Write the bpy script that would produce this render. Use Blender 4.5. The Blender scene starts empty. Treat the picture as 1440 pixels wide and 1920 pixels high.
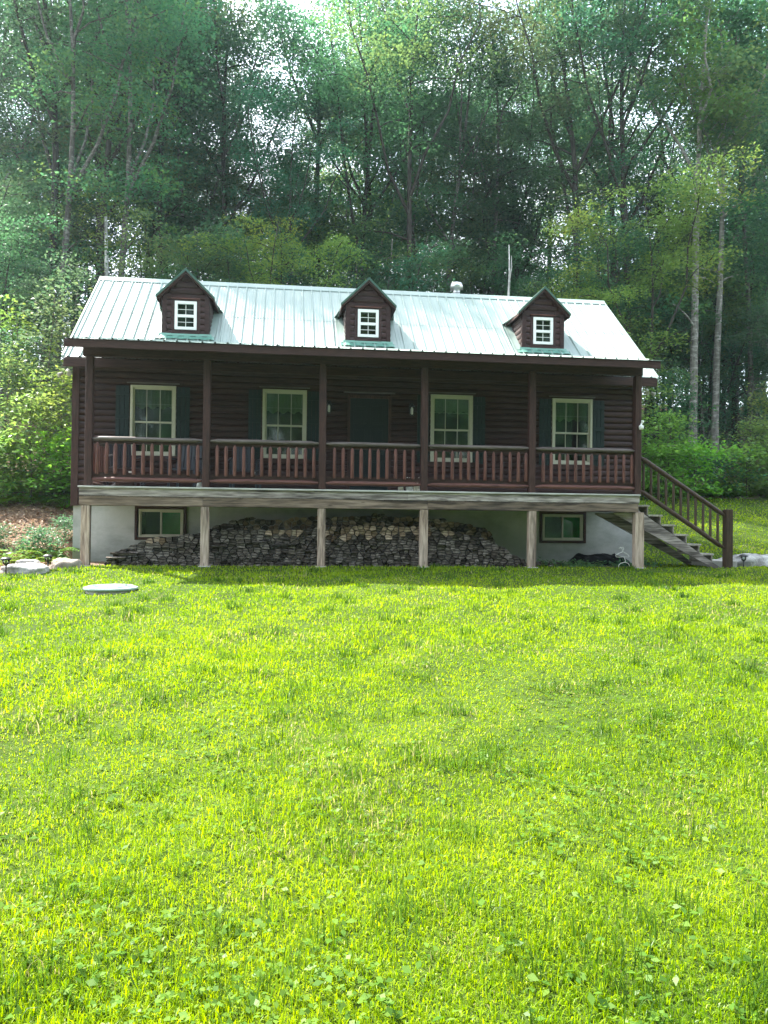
import bpy, math, random
import numpy as np
from mathutils import Vector, Matrix
random.seed(7); RNG = np.random.default_rng(11)
SC = bpy.context.scene; COL = SC.collection

# ------------------------------------------------------------------ helpers
def tag(o, label=None, cat=None, group=None, kind=None):
    if label: o['label'] = label
    if cat: o['category'] = cat
    if group: o['group'] = group
    if kind: o['kind'] = kind
    return o

def empty(name, loc=(0, 0, 0), label=None, cat=None, group=None):
    o = bpy.data.objects.new(name, None); COL.objects.link(o); o.location = loc
    o.empty_display_size = 0.2
    return tag(o, label, cat, group)

class MB:
    """collects shapes, then links them as one mesh object"""
    def __init__(s): s.v = []; s.f = []; s.m = []
    def add(s, vs, fs, mi=0):
        n = len(s.v); s.v += [tuple(p) for p in vs]
        s.f += [tuple(i + n for i in f) for f in fs]; s.m += [mi] * len(fs)
        return s
    def box(s, x0, x1, y0, y1, z0, z1, mi=0):
        vs = [(x, y, z) for z in (z0, z1) for y in (y0, y1) for x in (x0, x1)]
        return s.add(vs, [(0, 2, 3, 1), (4, 5, 7, 6), (0, 1, 5, 4), (2, 6, 7, 3), (0, 4, 6, 2), (1, 3, 7, 5)], mi)
    def prism(s, poly, y0, y1, mi=0, cap=None, axis='y'):
        """poly = list of (a,b); extruded along the axis"""
        def P(a, b, t): return (a, t, b) if axis == 'y' else ((t, a, b) if axis == 'x' else (a, b, t))
        n = len(poly)
        vs = [P(a, b, y0) for a, b in poly] + [P(a, b, y1) for a, b in poly]
        s.add(vs, [(i, (i + 1) % n, n + (i + 1) % n, n + i) for i in range(n)], mi)
        s.add(vs, [tuple(range(n - 1, -1, -1)), tuple(range(n, 2 * n))], mi if cap is None else cap)
        return s
    def tube(s, pts, rad, n=8, mi=0, cap=True, jit=0.0):
        pts = [Vector(p) for p in pts]; k = len(pts)
        if not hasattr(rad, '__len__'): rad = [rad] * k
        vs = []; fs = []; prev = None
        for i, p in enumerate(pts):
            t = (pts[min(i + 1, k - 1)] - pts[max(i - 1, 0)]).normalized()
            if prev is None:
                a = t.cross(Vector((0, 0, 1)))
                if a.length < 1e-3: a = t.cross(Vector((0, 1, 0)))
            else:
                a = prev - t * prev.dot(t)
            a.normalize(); prev = a; b = t.cross(a)
            for j in range(n):
                th = 2 * math.pi * j / n
                r = rad[i] * (1 + jit * random.uniform(-1, 1))
                vs.append(p + a * (math.cos(th) * r) + b * (math.sin(th) * r))
        for i in range(k - 1):
            for j in range(n):
                fs.append((i * n + j, i * n + (j + 1) % n, (i + 1) * n + (j + 1) % n, (i + 1) * n + j))
        if cap: fs += [tuple(range(n - 1, -1, -1)), tuple(range((k - 1) * n, k * n))]
        return s.add(vs, fs, mi)
    def lathe(s, prof, c=(0, 0, 0), n=16, mi=0):
        vs = []; fs = []
        for r, z in prof:
            for j in range(n):
                th = 2 * math.pi * j / n
                vs.append((c[0] + r * math.cos(th), c[1] + r * math.sin(th), c[2] + z))
        for i in range(len(prof) - 1):
            for j in range(n):
                fs.append((i * n + j, i * n + (j + 1) % n, (i + 1) * n + (j + 1) % n, (i + 1) * n + j))
        fs += [tuple(range(n - 1, -1, -1)), tuple(range((len(prof) - 1) * n, len(prof) * n))]
        return s.add(vs, fs, mi)
    def mesh(s, name, mats, smooth=False):
        me = bpy.data.meshes.new(name); me.from_pydata(s.v, [], s.f)
        for m in (mats if isinstance(mats, (list, tuple)) else [mats]): me.materials.append(m)
        me.polygons.foreach_set('material_index', s.m)
        if smooth: me.polygons.foreach_set('use_smooth', [True] * len(s.f))
        me.update(); return me
    def build(s, name, mats, parent=None, smooth=False, bevel=0.0, auto=None):
        o = bpy.data.objects.new(name, s.mesh(name, mats, smooth)); COL.objects.link(o)
        if parent: o.parent = parent
        if bevel:
            b = o.modifiers.new('bevel', 'BEVEL'); b.width = bevel; b.segments = 2; b.limit_method = 'ANGLE'
        return o

def np_mesh(name, V, faces4=None, faces3=None, mats=(), smooth=False):
    """fast mesh from arrays"""
    me = bpy.data.meshes.new(name)
    n4 = 0 if faces4 is None else len(faces4); n3 = 0 if faces3 is None else len(faces3)
    loops = []; tot = []
    if n4: loops.append(np.asarray(faces4).ravel()); tot.append(np.full(n4, 4))
    if n3: loops.append(np.asarray(faces3).ravel()); tot.append(np.full(n3, 3))
    loops = np.concatenate(loops).astype(np.int32); tot = np.concatenate(tot).astype(np.int32)
    start = np.concatenate([[0], np.cumsum(tot)[:-1]]).astype(np.int32)
    me.vertices.add(len(V)); me.vertices.foreach_set('co', np.asarray(V, np.float32).ravel())
    me.loops.add(len(loops)); me.loops.foreach_set('vertex_index', loops)
    me.polygons.add(len(tot)); me.polygons.foreach_set('loop_start', start); me.polygons.foreach_set('loop_total', tot)
    if smooth: me.polygons.foreach_set('use_smooth', np.ones(len(tot), bool))
    for m in mats: me.materials.append(m)
    me.update(calc_edges=True); me.validate(); return me

def link(name, me, parent=None):
    o = bpy.data.objects.new(name, me); COL.objects.link(o)
    if parent: o.parent = parent
    return o

def copy_tree(o, parent=None):
    c = o.copy(); COL.objects.link(c)
    if parent: c.parent = parent
    for ch in list(o.children): copy_tree(ch, c)
    return c

# ------------------------------------------------------------------ materials
class NT:
    def __init__(s, name):
        s.mat = bpy.data.materials.new(name); s.mat.use_nodes = True
        s.t = s.mat.node_tree; s.t.nodes.clear()
        s.out = s.n('ShaderNodeOutputMaterial')
    def n(s, kind, **kw):
        nd = s.t.nodes.new(kind)
        for k, v in kw.items():
            if k == 'inp':
                for kk, vv in v.items():
                    if isinstance(vv, bpy.types.NodeSocket): s.t.links.new(vv, nd.inputs[kk])
                    else: nd.inputs[kk].default_value = vv
            else: setattr(nd, k, v)
        return nd
    def noise(s, vec, scale, detail=4, rough=0.55, dist=0.0):
        return s.n('ShaderNodeTexNoise', inp={'Vector': vec, 'Scale': scale, 'Detail': detail, 'Roughness': rough, 'Distortion': dist}).outputs['Fac']
    def map(s, vec, scale=(1, 1, 1), loc=(0, 0, 0)):
        return s.n('ShaderNodeMapping', inp={'Vector': vec, 'Scale': scale, 'Location': loc}).outputs[0]
    def ramp(s, fac, stops):
        r = s.n('ShaderNodeValToRGB', inp={'Fac': fac}); e = r.color_ramp.elements
        while len(e) < len(stops): e.new(0.5)
        for el, (p, c) in zip(e, stops): el.position = p; el.color = (*c, 1)
        return r.outputs[0]
    def mix(s, fac, a, b, mode='MIX'):
        m = s.n('ShaderNodeMix', data_type='RGBA', blend_type=mode)
        for k, v in ((0, fac), (6, a), (7, b)):
            if isinstance(v, bpy.types.NodeSocket): s.t.links.new(v, m.inputs[k])
            else: m.inputs[k].default_value = v if k == 0 else (*v, 1)
        return m.outputs[2]
    def math(s, op, a, b=0.0, clamp=False):
        m = s.n('ShaderNodeMath', operation=op, use_clamp=clamp)
        for k, v in ((0, a), (1, b)):
            if isinstance(v, bpy.types.NodeSocket): s.t.links.new(v, m.inputs[k])
            else: m.inputs[k].default_value = v
        return m.outputs[0]
    def rng(s, fac, a, b, c, d):
        return s.n('ShaderNodeMapRange', inp={0: fac, 1: a, 2: b, 3: c, 4: d}).outputs[0]
    def obj(s): return s.n('ShaderNodeTexCoord').outputs['Object']
    def pos(s): return s.n('ShaderNodeNewGeometry').outputs['Position']
    def rand(s): return s.n('ShaderNodeObjectInfo').outputs['Random']
    def island(s): return s.n('ShaderNodeNewGeometry').outputs['Random Per Island']
    def bump(s, h, strength=0.3, dist=0.02):
        return s.n('ShaderNodeBump', inp={'Height': h, 'Strength': strength, 'Distance': dist}).outputs[0]
    def bsdf(s, color, rough=0.6, spec=0.4, metal=0.0, normal=None, **kw):
        d = {'Base Color': color if isinstance(color, bpy.types.NodeSocket) else (*color, 1), 'Roughness': rough,
             'Specular IOR Level': spec, 'Metallic': metal}
        if normal is not None: d['Normal'] = normal
        d.update(kw)
        return s.n('ShaderNodeBsdfPrincipled', inp=d).outputs[0]
    def done(s, sh):
        s.t.links.new(sh, s.out.inputs['Surface']); return s.mat

def wood(name, axis, dark, mid, light, rough=0.7, grain=1.0, bump=0.35, knots=False, lo=0.3, hi=0.7, fine=0.35):
    """stained or weathered wood, grain along an axis"""
    m = NT(name); v = m.obj()
    sc = {'x': (1.2, 14, 14), 'y': (14, 1.2, 14), 'z': (14, 14, 1.2)}[axis]
    r = m.rand(); off = m.n('ShaderNodeCombineXYZ', inp={0: m.math('MULTIPLY', r, 31.), 1: m.math('MULTIPLY', r, 17.), 2: m.math('MULTIPLY', r, 23.)}).outputs[0]
    vv = m.n('ShaderNodeVectorMath', operation='ADD', inp={0: v, 1: off}).outputs[0]
    g = m.noise(m.map(vv, tuple(a * grain for a in sc)), 1.0, 6, 0.65, 0.6)
    big = m.noise(m.map(vv, tuple(a * 0.14 for a in sc)), 2.2, 3, 0.5)
    fi = m.noise(m.map(vv, tuple(a * 5 * grain for a in sc)), 1.0, 3, 0.6)
    c = m.ramp(g, [(lo, dark), ((lo + hi) / 2, mid), (hi, light)])
    c = m.mix(m.rng(big, .35, .65, 0, .8), c, m.ramp(fi, [(.35, dark), (.65, mid)]))
    c = m.mix(fine, c, m.ramp(fi, [(.38, tuple(x * .5 for x in dark)), (.62, light)]))
    if knots:
        k = m.n('ShaderNodeTexVoronoi', inp={'Vector': m.map(vv, {'x': (2.1, 7, 7), 'z': (7, 7, 2.1), 'y': (7, 2.1, 7)}[axis]), 'Scale': 1.0}).outputs['Distance']
        c = m.mix(m.rng(k, .05, .14, .85, 0), c, tuple(x * .35 for x in mid))
        bl = m.noise(m.map(vv, tuple(a * .08 for a in sc)), 3.0, 5, .7)
        c = m.mix(m.rng(bl, .52, .62, 0, .75), c, tuple(x * .3 for x in dark))
    c = m.n('ShaderNodeHueSaturation', inp={'Value': m.rng(m.island(), 0, 1, .72, 1.3), 'Saturation': m.rng(m.island(), 0, 1, 1.08, .9), 'Color': c}).outputs[0]
    h = m.math('ADD', g, m.math('MULTIPLY', fi, .6))
    return m.done(m.bsdf(c, rough, .3, normal=m.bump(h, bump, .01)))

def plain(name, col, rough=0.5, spec=0.4, var=0.12, scale=6.0, metal=0.0, bump=0.05):
    m = NT(name); v = m.obj(); n = m.noise(v, scale, 5, .6); n2 = m.noise(v, scale * 9, 3, .6)
    c = m.ramp(m.math('ADD', m.math('MULTIPLY', n, .7), m.math('MULTIPLY', n2, .3)),
               [(.3, tuple(x * (1 - var * 2) for x in col)), (.7, tuple(min(1, x * (1 + var)) for x in col))])
    return m.done(m.bsdf(c, rough, spec, metal, m.bump(n2, bump, .01)))

M = {}
M['log'] = wood('stained_log', 'x', (.018, .0076, .0068), (.040, .0165, .0145), (.072, .032, .028), .55, .8, .35)
M['log_y'] = wood('stained_log_side', 'y', (.018, .0076, .0068), (.040, .0165, .0145), (.072, .032, .028), .55, .8, .35)
M['trim'] = wood('stained_trim', 'x', (.026, .0115, .0095), (.054, .0235, .0190), (.088, .043, .035), .6, .8, .3)
M['trim_z'] = wood('stained_post', 'z', (.028, .0122, .010), (.058, .025, .0205), (.094, .045, .037), .6, .8, .3)
M['rail'] = wood('stained_rail', 'x', (.052, .019, .014), (.11, .038, .029), (.17, .074, .058), .5, .7, .35)
M['toprail'] = wood('weathered_rail', 'x', (.060, .045, .042), (.115, .090, .084), (.19, .155, .145), .55, .7, .35)
M['baluster'] = wood('stained_baluster', 'z', (.058, .020, .015), (.12, .041, .030), (.18, .078, .060), .5, .7, .35)
M['stairrail'] = wood('dark_rail', 'z', (.03, .017, .011), (.055, .032, .02), (.09, .055, .035), .6, .7, .3)
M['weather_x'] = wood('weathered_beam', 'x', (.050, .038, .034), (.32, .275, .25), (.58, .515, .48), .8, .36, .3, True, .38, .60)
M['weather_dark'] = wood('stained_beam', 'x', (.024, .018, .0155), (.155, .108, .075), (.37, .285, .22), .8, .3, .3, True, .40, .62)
M['deck_edge'] = wood('lit_edge_board', 'x', (.38, .37, .35), (.55, .54, .51), (.66, .65, .62), .7, .6, .3)  # deck boards paled to imitate the highlight on the lit front edge
M['weather_z'] = wood('weathered_post', 'z', (.16, .108, .08), (.45, .34, .26), (.63, .52, .43), .8, .5, .6, True, .30, .62)
M['weather_y'] = wood('weathered_board', 'y', (.10, .085, .07), (.26, .23, .20), (.40, .36, .32), .8, .6, .5)

M['tread'] = wood('worn_tread', 'y', (.22, .19, .16), (.42, .38, .33), (.58, .54, .48), .8, .6, .4)
def metal_roof():
    m = NT('pale_roof_metal'); v = m.obj()
    n = m.noise(m.map(v, (.5, .35, .35)), 2.5, 5, .6); f = m.noise(m.map(v, (18, 1.2, 1.2)), 1.2, 4, .6)
    c = m.ramp(n, [(.3, (.205, .275, .24)), (.7, (.285, .355, .32))])
    c = m.mix(m.rng(f, .45, .8, 0, .35), c, (.30, .39, .38))
    return m.done(m.bsdf(c, m.rng(n, .3, .7, .32, .5), .5, .0))
M['roof'] = metal_roof()
M['green_metal'] = plain('green_trim_metal', (.045, .105, .08), .4, .5, .1)
M['flash'] = plain('green_flashing', (.11, .27, .21), .4, .5, .12)
M['white'] = plain('white_vinyl', (.78, .78, .76), .35, .4, .04)
M['cream'] = plain('cream_vinyl', (.50, .48, .39), .4, .4, .05)
M['shutter'] = plain('dark_teal_paint', (.008, .020, .021), .5, .35, .12)
M['door'] = plain('dark_blue_door_paint', (.004, .009, .012), .4, .4, .1)
M['lawn_reflection_paint'] = plain('lawn_reflection_paint', (.08, .55, .16), .8, .1, .15)  # green of the lawn's reflection, painted for the basement panes
M['black'] = plain('black_metal', (.012, .012, .012), .45, .4, .1)
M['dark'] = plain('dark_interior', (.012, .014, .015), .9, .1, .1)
M['curtain'] = plain('pale_green_curtain', (.30, .34, .22), .9, .1, .1)
M['steel'] = plain('galvanised_flue', (.55, .56, .56), .3, .5, .08, metal=.8)
M['wire'] = plain('white_wire', (.62, .62, .56), .4, .4, .05)
M['ceramic'] = plain('pale_ceramic', (.72, .66, .55), .4, .5, .15, 14)
M['concrete'] = plain('concrete', (.42, .40, .36), .9, .2, .12, 5)

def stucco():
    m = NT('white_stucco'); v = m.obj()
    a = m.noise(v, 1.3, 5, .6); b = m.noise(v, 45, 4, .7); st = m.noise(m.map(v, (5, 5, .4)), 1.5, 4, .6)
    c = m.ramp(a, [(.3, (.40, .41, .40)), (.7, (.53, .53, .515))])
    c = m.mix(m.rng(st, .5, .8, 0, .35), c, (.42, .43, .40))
    mi = m.noise(m.map(v, (.8, .8, 1.6)), 1.1, 6, .7); c = m.mix(m.rng(mi, .42, .66, 0, .5), c, (.13, .16, .115))  # dark greenish patches paint in the shade under the porch
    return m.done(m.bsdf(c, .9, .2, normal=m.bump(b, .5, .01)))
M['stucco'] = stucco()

def glass():
    m = NT('window_glass'); fr = m.n('ShaderNodeFresnel', inp={'IOR': 1.65}).outputs[0]
    wob = m.bump(m.noise(m.obj(), 3.0, 2, .5), .05, .02)
    gl = m.n('ShaderNodeBsdfGlossy', inp={'Color': (.95, 1, .97, 1), 'Roughness': .05, 'Normal': wob}).outputs[0]
    tr = m.n('ShaderNodeBsdfTransparent', inp={'Color': (.72, .80, .76, 1)}).outputs[0]
    return m.done(m.n('ShaderNodeMixShader', inp={0: m.math('MULTIPLY', fr, 1.0, True), 1: tr, 2: gl}).outputs[0])
M['glass'] = glass()

def leaf_mat(name, dark, light, trans=0.46, yellow=(.16, .17, .02), yw=.25, gloss=.02, dead=0.0):
    m = NT(name); isl = m.island(); r = m.rand()
    n = m.noise(m.pos(), .55, 3, .6)
    f = m.math('ADD', m.math('MULTIPLY', isl, .5), m.math('MULTIPLY', n, .5))
    c = m.mix(f, dark, light)
    n2 = m.noise(m.pos(), .16, 2, .5); pick = m.rng(m.math('ADD', n2, m.math('MULTIPLY', m.math('SUBTRACT', isl, .5), .12)), .5, .66, 0, 1)
    c = m.mix(m.math('MULTIPLY', pick, yw), c, yellow)
    hs = m.n('ShaderNodeHueSaturation', inp={'Hue': m.rng(r, 0, 1, .478, .515), 'Saturation': m.rng(r, 0, 1, .85, 1.08), 'Value': m.rng(r, 0, 1, .68, 1.2), 'Color': c}).outputs[0]
    tc = m.n('ShaderNodeHueSaturation', inp={'Hue': .485, 'Saturation': 1.05, 'Value': 1.75, 'Color': hs}).outputs[0]
    d = m.n('ShaderNodeBsdfDiffuse', inp={'Color': hs}).outputs[0]
    t = m.n('ShaderNodeBsdfTranslucent', inp={'Color': tc}).outputs[0]
    g = m.n('ShaderNodeBsdfGlossy', inp={'Color': (1, 1, 1, 1), 'Roughness': .38}).outputs[0]
    s = m.n('ShaderNodeMixShader', inp={0: trans, 1: d, 2: t}).outputs[0]
    s = m.n('ShaderNodeMixShader', inp={0: gloss, 1: s, 2: g}).outputs[0]
    return m.done(s)
M['leaf'] = leaf_mat('forest_leaf', (.032, .102, .056), (.088, .198, .088), yellow=(.15, .19, .03), yw=.5)
M['leaf_dark'] = leaf_mat('deep_forest_leaf', (.025, .085, .055), (.068, .162, .086), yw=.2)
M['leaf_light'] = leaf_mat('edge_leaf', (.07, .18, .035), (.17, .33, .06), yellow=(.22, .25, .03), yw=.5)
M['fern'] = leaf_mat('fern_frond', (.05, .12, .02), (.13, .22, .035), yellow=(.26, .27, .04), yw=.5)

def grass_mat(name, a, b, c, dead, trans=.5, gl=.014):
    m = NT(name); isl = m.island(); p = m.pos()
    n = m.noise(p, .35, 4, .6); n2 = m.noise(p, 2.6, 3, .6)
    f = m.math('ADD', m.math('MULTIPLY', n, .55), m.math('ADD', m.math('MULTIPLY', n2, .35), m.math('MULTIPLY', isl, .3)))
    col = m.ramp(f, [(.42, a), (.58, b), (.76, c)])
    n3 = m.noise(p, 1.1, 4, .6)
    dm = m.math('GREATER_THAN', m.math('ADD', isl, m.rng(n3, .48, .72, -.1, .3)), .97)
    col = m.mix(dm, col, dead)
    tc = m.n('ShaderNodeHueSaturation', inp={'Hue': .492, 'Saturation': 1.05, 'Value': 1.4, 'Color': col}).outputs[0]
    d = m.n('ShaderNodeBsdfDiffuse', inp={'Color': col}).outputs[0]
    t = m.n('ShaderNodeBsdfTranslucent', inp={'Color': tc}).outputs[0]
    g = m.n('ShaderNodeBsdfGlossy', inp={'Roughness': .4}).outputs[0]
    s = m.n('ShaderNodeMixShader', inp={0: trans, 1: d, 2: t}).outputs[0]
    return m.done(m.n('ShaderNodeMixShader', inp={0: gl, 1: s, 2: g}).outputs[0])
M['grass'] = grass_mat('grass_blade', (.068, .155, .004), (.178, .290, .006), (.295, .385, .010), (.34, .32, .12))
M['clover'] = grass_mat('clover_leaf', (.05, .12, .018), (.09, .18, .025), (.13, .22, .035), (.16, .20, .07), .4, .008)
M['litter'] = grass_mat('dead_leaf', (.16, .10, .06), (.28, .19, .12), (.40, .29, .19), (.45, .36, .27), .2)

def bark(name, a, b, c, scale=1.0, pale=None):
    m = NT(name); v = m.obj()
    n = m.noise(m.map(v, (7 * scale, 7 * scale, 1.2 * scale)), 1.6, 6, .65, .5); big = m.noise(v, .9, 3, .5)
    col = m.ramp(n, [(.32, a), (.5, b), (.68, c)])
    if pale:
        sp = m.noise(m.map(v, (2.5, 2.5, 7)), 1.3, 4, .7)
        col = m.mix(m.rng(sp, .5, .62, 0, .9), col, pale)
    col = m.mix(m.rng(big, .4, .7, 0, .4), col, tuple(x * .6 for x in b))
    return m.done(m.bsdf(col, .9, .15, normal=m.bump(n, .6, .03)))
M['bark'] = bark('dark_bark', (.022, .019, .017), (.050, .043, .038), (.085, .075, .066))
M['bark_grey'] = bark('grey_bark', (.04, .036, .032), (.085, .078, .07), (.15, .14, .125), 1, (.22, .21, .19))
M['bark_pale'] = bark('pale_bark', (.09, .08, .07), (.20, .185, .165), (.32, .30, .27), 1, (.42, .40, .37))
M['bark_birch'] = bark('birch_bark', (.10, .095, .09), (.50, .49, .46), (.66, .65, .62), 1, (.72, .71, .68))
M['twig'] = bark('twig_bark', (.05, .04, .03), (.10, .085, .07), (.16, .14, .11), 3)

def rock(name, a, b, c):
    m = NT(name); v = m.obj(); n = m.noise(v, 4, 8, .68); n2 = m.noise(v, 22, 5, .7)
    col = m.ramp(n, [(.3, a), (.5, b), (.66, c)])
    col = m.mix(m.rng(n2, .55, .7, 0, .5), col, tuple(min(1, x * 1.5) for x in c))
    return m.done(m.bsdf(col, .9, .2, normal=m.bump(m.math('ADD', n, m.math('MULTIPLY', n2, .5)), .8, .05)))
M['rock_grey'] = rock('pale_grey_rock', (.17, .16, .15), (.33, .32, .30), (.52, .51, .48))
M['rock_brown'] = rock('brown_rock', (.15, .12, .10), (.27, .23, .19), (.38, .34, .29))

def firewood_mats():
    out = {}
    for nm, a, b, c in (('grey', (.021, .0175, .0145), (.070, .057, .047), (.20, .168, .138)),
                        ('tan', (.09, .058, .036), (.19, .13, .083), (.33, .24, .165))):
        m = NT(nm + '_wood_end'); v = m.obj(); r = m.rand(); i = m.island()
        n = m.noise(v, 16, 5, .7); w = m.n('ShaderNodeTexWave', wave_type='RINGS', inp={'Vector': v, 'Scale': 6., 'Distortion': 5., 'Detail': 3.}).outputs['Fac']
        col = m.ramp(m.math('ADD', m.math('MULTIPLY', n, .75), m.math('MULTIPLY', w, .2)), [(.3, a), (.48, b), (.7, c)])
        k = m.math('ADD', r, i); k = m.math('FRACT', k)
        col = m.n('ShaderNodeHueSaturation', inp={'Value': m.rng(k, 0, 1, .4, 1.9), 'Saturation': m.rng(k, 0, 1, 1.1, .75), 'Color': col}).outputs[0]
        out[nm] = m.done(m.bsdf(col, .9, .15, normal=m.bump(n, .5, .01)))
    return out
M.update({'fw_' + k: v for k, v in firewood_mats().items()})
M['fw_bark'] = bark('firewood_bark', (.02, .017, .015), (.045, .038, .033), (.09, .08, .07), 3)

def ground_mat():
    m = NT('ground_soil'); p = m.pos(); sx = m.n('ShaderNodeSeparateXYZ', inp={0: p})
    n = m.noise(p, .8, 6, .65); n2 = m.noise(p, 9, 5, .7); n3 = m.noise(p, 40, 3, .7)
    lawn = m.ramp(m.math('ADD', m.math('MULTIPLY', n, .5), m.math('MULTIPLY', n2, .5)),
                  [(.32, (.018, .030, .006)), (.5, (.042, .072, .010)), (.68, (.075, .110, .018))])
    lit = m.ramp(m.math('ADD', m.math('MULTIPLY', n2, .5), m.math('MULTIPLY', n3, .5)),
                 [(.32, (.05, .035, .024)), (.5, (.15, .10, .068)), (.68, (.32, .23, .16))])
    a = m.n('ShaderNodeAttribute', attribute_name='woods').outputs['Fac']
    e = m.math('ADD', a, m.math('MULTIPLY', m.math('SUBTRACT', n2, .5), .7))
    c = m.mix(m.rng(e, .4, .6, 0, 1), lawn, lit)
    return m.done(m.bsdf(c, .95, .1, normal=m.bump(m.math('ADD', n2, n3), .5, .04)))
M['ground'] = ground_mat()
EXPOSURE = 2.12
# ------------------------------------------------------------------ terrain
def sstep(a, b, t):
    t = np.clip((t - a) / (b - a), 0, 1); return t * t * (3 - 2 * t)
def lawn_edge(x):
    x = np.asarray(x, float)
    left = np.clip(.1 + (x + .05) * 2.0, -3.4, .3) + .12 * np.sin(x * 5.1)
    right = 11.8 + .5 * np.sin(x * .9) + .3 * np.sin(x * 2.3 + 1) - np.clip(16 - x, 0, 4) * .5
    return np.where(x < .15, left, np.where(x < 11.75, .42, right))
def H(x, y):
    x = np.asarray(x, float); y = np.asarray(y, float)
    front = -1.51 - .043 * np.clip(-y, 0, 17) + .004 * np.clip(-y - 17, 0, 60)
    inside = sstep(-.75, -.45, x) * (1 - sstep(11.6, 12.1, x))
    y0 = .7 + inside * 1.4
    slope = .27 + (.185 - .27) * sstep(-1, 13, x)
    rise = np.maximum(y - y0, 0); rise = np.where(rise < 1, rise * rise * .5, rise - .5)
    back = slope * np.minimum(rise, 17) + .31 * np.clip(rise - 17, 0, 24) + .06 * np.clip(rise - 41, 0, 60) - .1 * np.maximum(rise - 101, 0)
    bump = .03 * np.sin(x * .9 + 1) * np.cos(y * .7) + .02 * np.sin(x * 2.1 + y * 1.3) + .012 * np.sin(x * 4.3 - y * 3.7)
    wood = sstep(13, 22, y)
    bump = bump + wood * (.25 * np.sin(x * .5 + .3 * y) + .2 * np.cos(y * .55 - x * .23))
    bump = bump * (1 - sstep(-1.2, -.6, x) * (1 - sstep(11.8, 12.6, x)) * sstep(-.6, -.1, y) * (1 - sstep(8, 9, y)))
    return front + back + bump
def Hs(x, y): return float(H(x, y))

def axis_pts(lo, hi, flo, fhi, fine, grow=1.18):
    a = list(np.arange(flo, fhi + 1e-6, fine)); s = fine
    while a[-1] < hi: s *= grow; a.append(a[-1] + s)
    s = fine
    while a[0] > lo: s *= grow; a.insert(0, a[0] - s)
    return np.array(a)
gx = axis_pts(-150, 160, -9, 20, .2); gy = axis_pts(-90, 240, -15, 16, .2)
GX, GY = np.meshgrid(gx, gy); GZ = H(GX, GY)
V = np.stack([GX.ravel(), GY.ravel(), GZ.ravel()], 1)
nx = len(gx); ny = len(gy)
ii = (np.arange(ny - 1)[:, None] * nx + np.arange(nx - 1)[None]).ravel()
me = np_mesh('ground', V, np.stack([ii, ii + 1, ii + nx + 1, ii + nx], 1), mats=[M['ground']], smooth=True)
at = me.attributes.new('woods', 'FLOAT', 'POINT')
at.data.foreach_set('value', sstep(-.35, .35, GY - lawn_edge(GX)).ravel().astype(np.float32))
tag(link('ground', me), kind='structure')

# ------------------------------------------------------------------ cabin
cabin = empty('log_cabin', (0, 0, 0), 'dark stained log cabin with pale metal roof, three dormers and a raised front porch', 'cabin')
XL, XR, YW = -.58, 11.75, 1.8
WIN = [(.554, 1.49), (3.30, 4.245), (6.965, 7.912), (9.741, 10.682)]; WZ = (.728, 2.21)
DOOR = (5.13, 6.09, .0, 2.14)

def cut(x0, x1, holes):
    segs = [(x0, x1)]
    for a, b in holes:
        n = []
        for s, e in segs:
            if b <= s or a >= e: n.append((s, e)); continue
            if a > s: n.append((s, a))
            if b < e: n.append((b, e))
        segs = n
    return segs
def log_poly(z0, z1, d=.042, y=0.0):
    h = z1 - z0
    return [(y, z0), (y - d * .55, z0 + h * .06), (y - d * .9, z0 + h * .25), (y - d, z0 + h * .5), (y - d * .9, z0 + h * .75), (y - d * .55, z0 + h * .94), (y, z1)]
# front log wall
b = MB(); pz = .1345
for i in range(22):
    z0 = -.335 + i * pz; z1 = z0 + pz
    holes = []
    for a, c in WIN:
        if z1 > WZ[0] - .01 and z0 < WZ[1] + .01: holes.append((a + .01, c - .01))
    if z1 > DOOR[2] - .02 and z0 < DOOR[3]: holes.append((DOOR[0] + .01, DOOR[1] - .01))
    for s, e in cut(XL + .08, XR - .08, holes):
        dy = random.uniform(-.003, .003)
        b.prism(log_poly(z0, z1, .042, YW + dy), s, e, axis='x')
b.build('log_wall', M['log'], cabin)
# side and rear walls
ZR, YR = 5.27, 4.5; YE, ZE = 1.45, 2.70; SL = (ZR - ZE) / (YR - YE)
def roof_z(y): return ZE + SL * (min(y, 2 * YR - y) - YE)
b = MB()
for sx, sg in ((XL, -1), (XR, 1)):
    for i in range(40):
        z0 = -.335 + i * pz; z1 = z0 + pz
        yy0 = YW + .08
        ytop = max(yy0, YE + (z1 - ZE) / SL + .1)
        y1 = 2 * YR - ytop
        if y1 - ytop < .2: break
        poly = [(sx + sg * -p, q) for p, q in [(a, c) for a, c in log_poly(z0, z1)]]
        vs = [(a, ytop, z) for a, z in poly] + [(a, y1, z) for a, z in poly]; n = len(poly)
        b.add(vs, [(k, (k + 1) % n, n + (k + 1) % n, n + k) for k in range(n)] + [tuple(range(n)), tuple(range(n, 2 * n))])
b.box(XL + .05, XR - .05, 7.12, 7.2, -.33, 2.6)
b.build('side_wall', M['log_y'], cabin)
for x in (XL, XR):
    b = MB(); s = 1 if x < 5 else -1
    b.box(min(x - s * .045, x + s * .1), max(x - s * .045, x + s * .1), YW - .055, YW + .02, -.345, 2.60)
    b.box(min(x - s * .045, x - s * .003), max(x - s * .045, x - s * .003), YW + .0225, YW + .12, -.345, 2.58)
    b.build('corner_board', M['trim_z'], cabin, bevel=.004)
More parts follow.
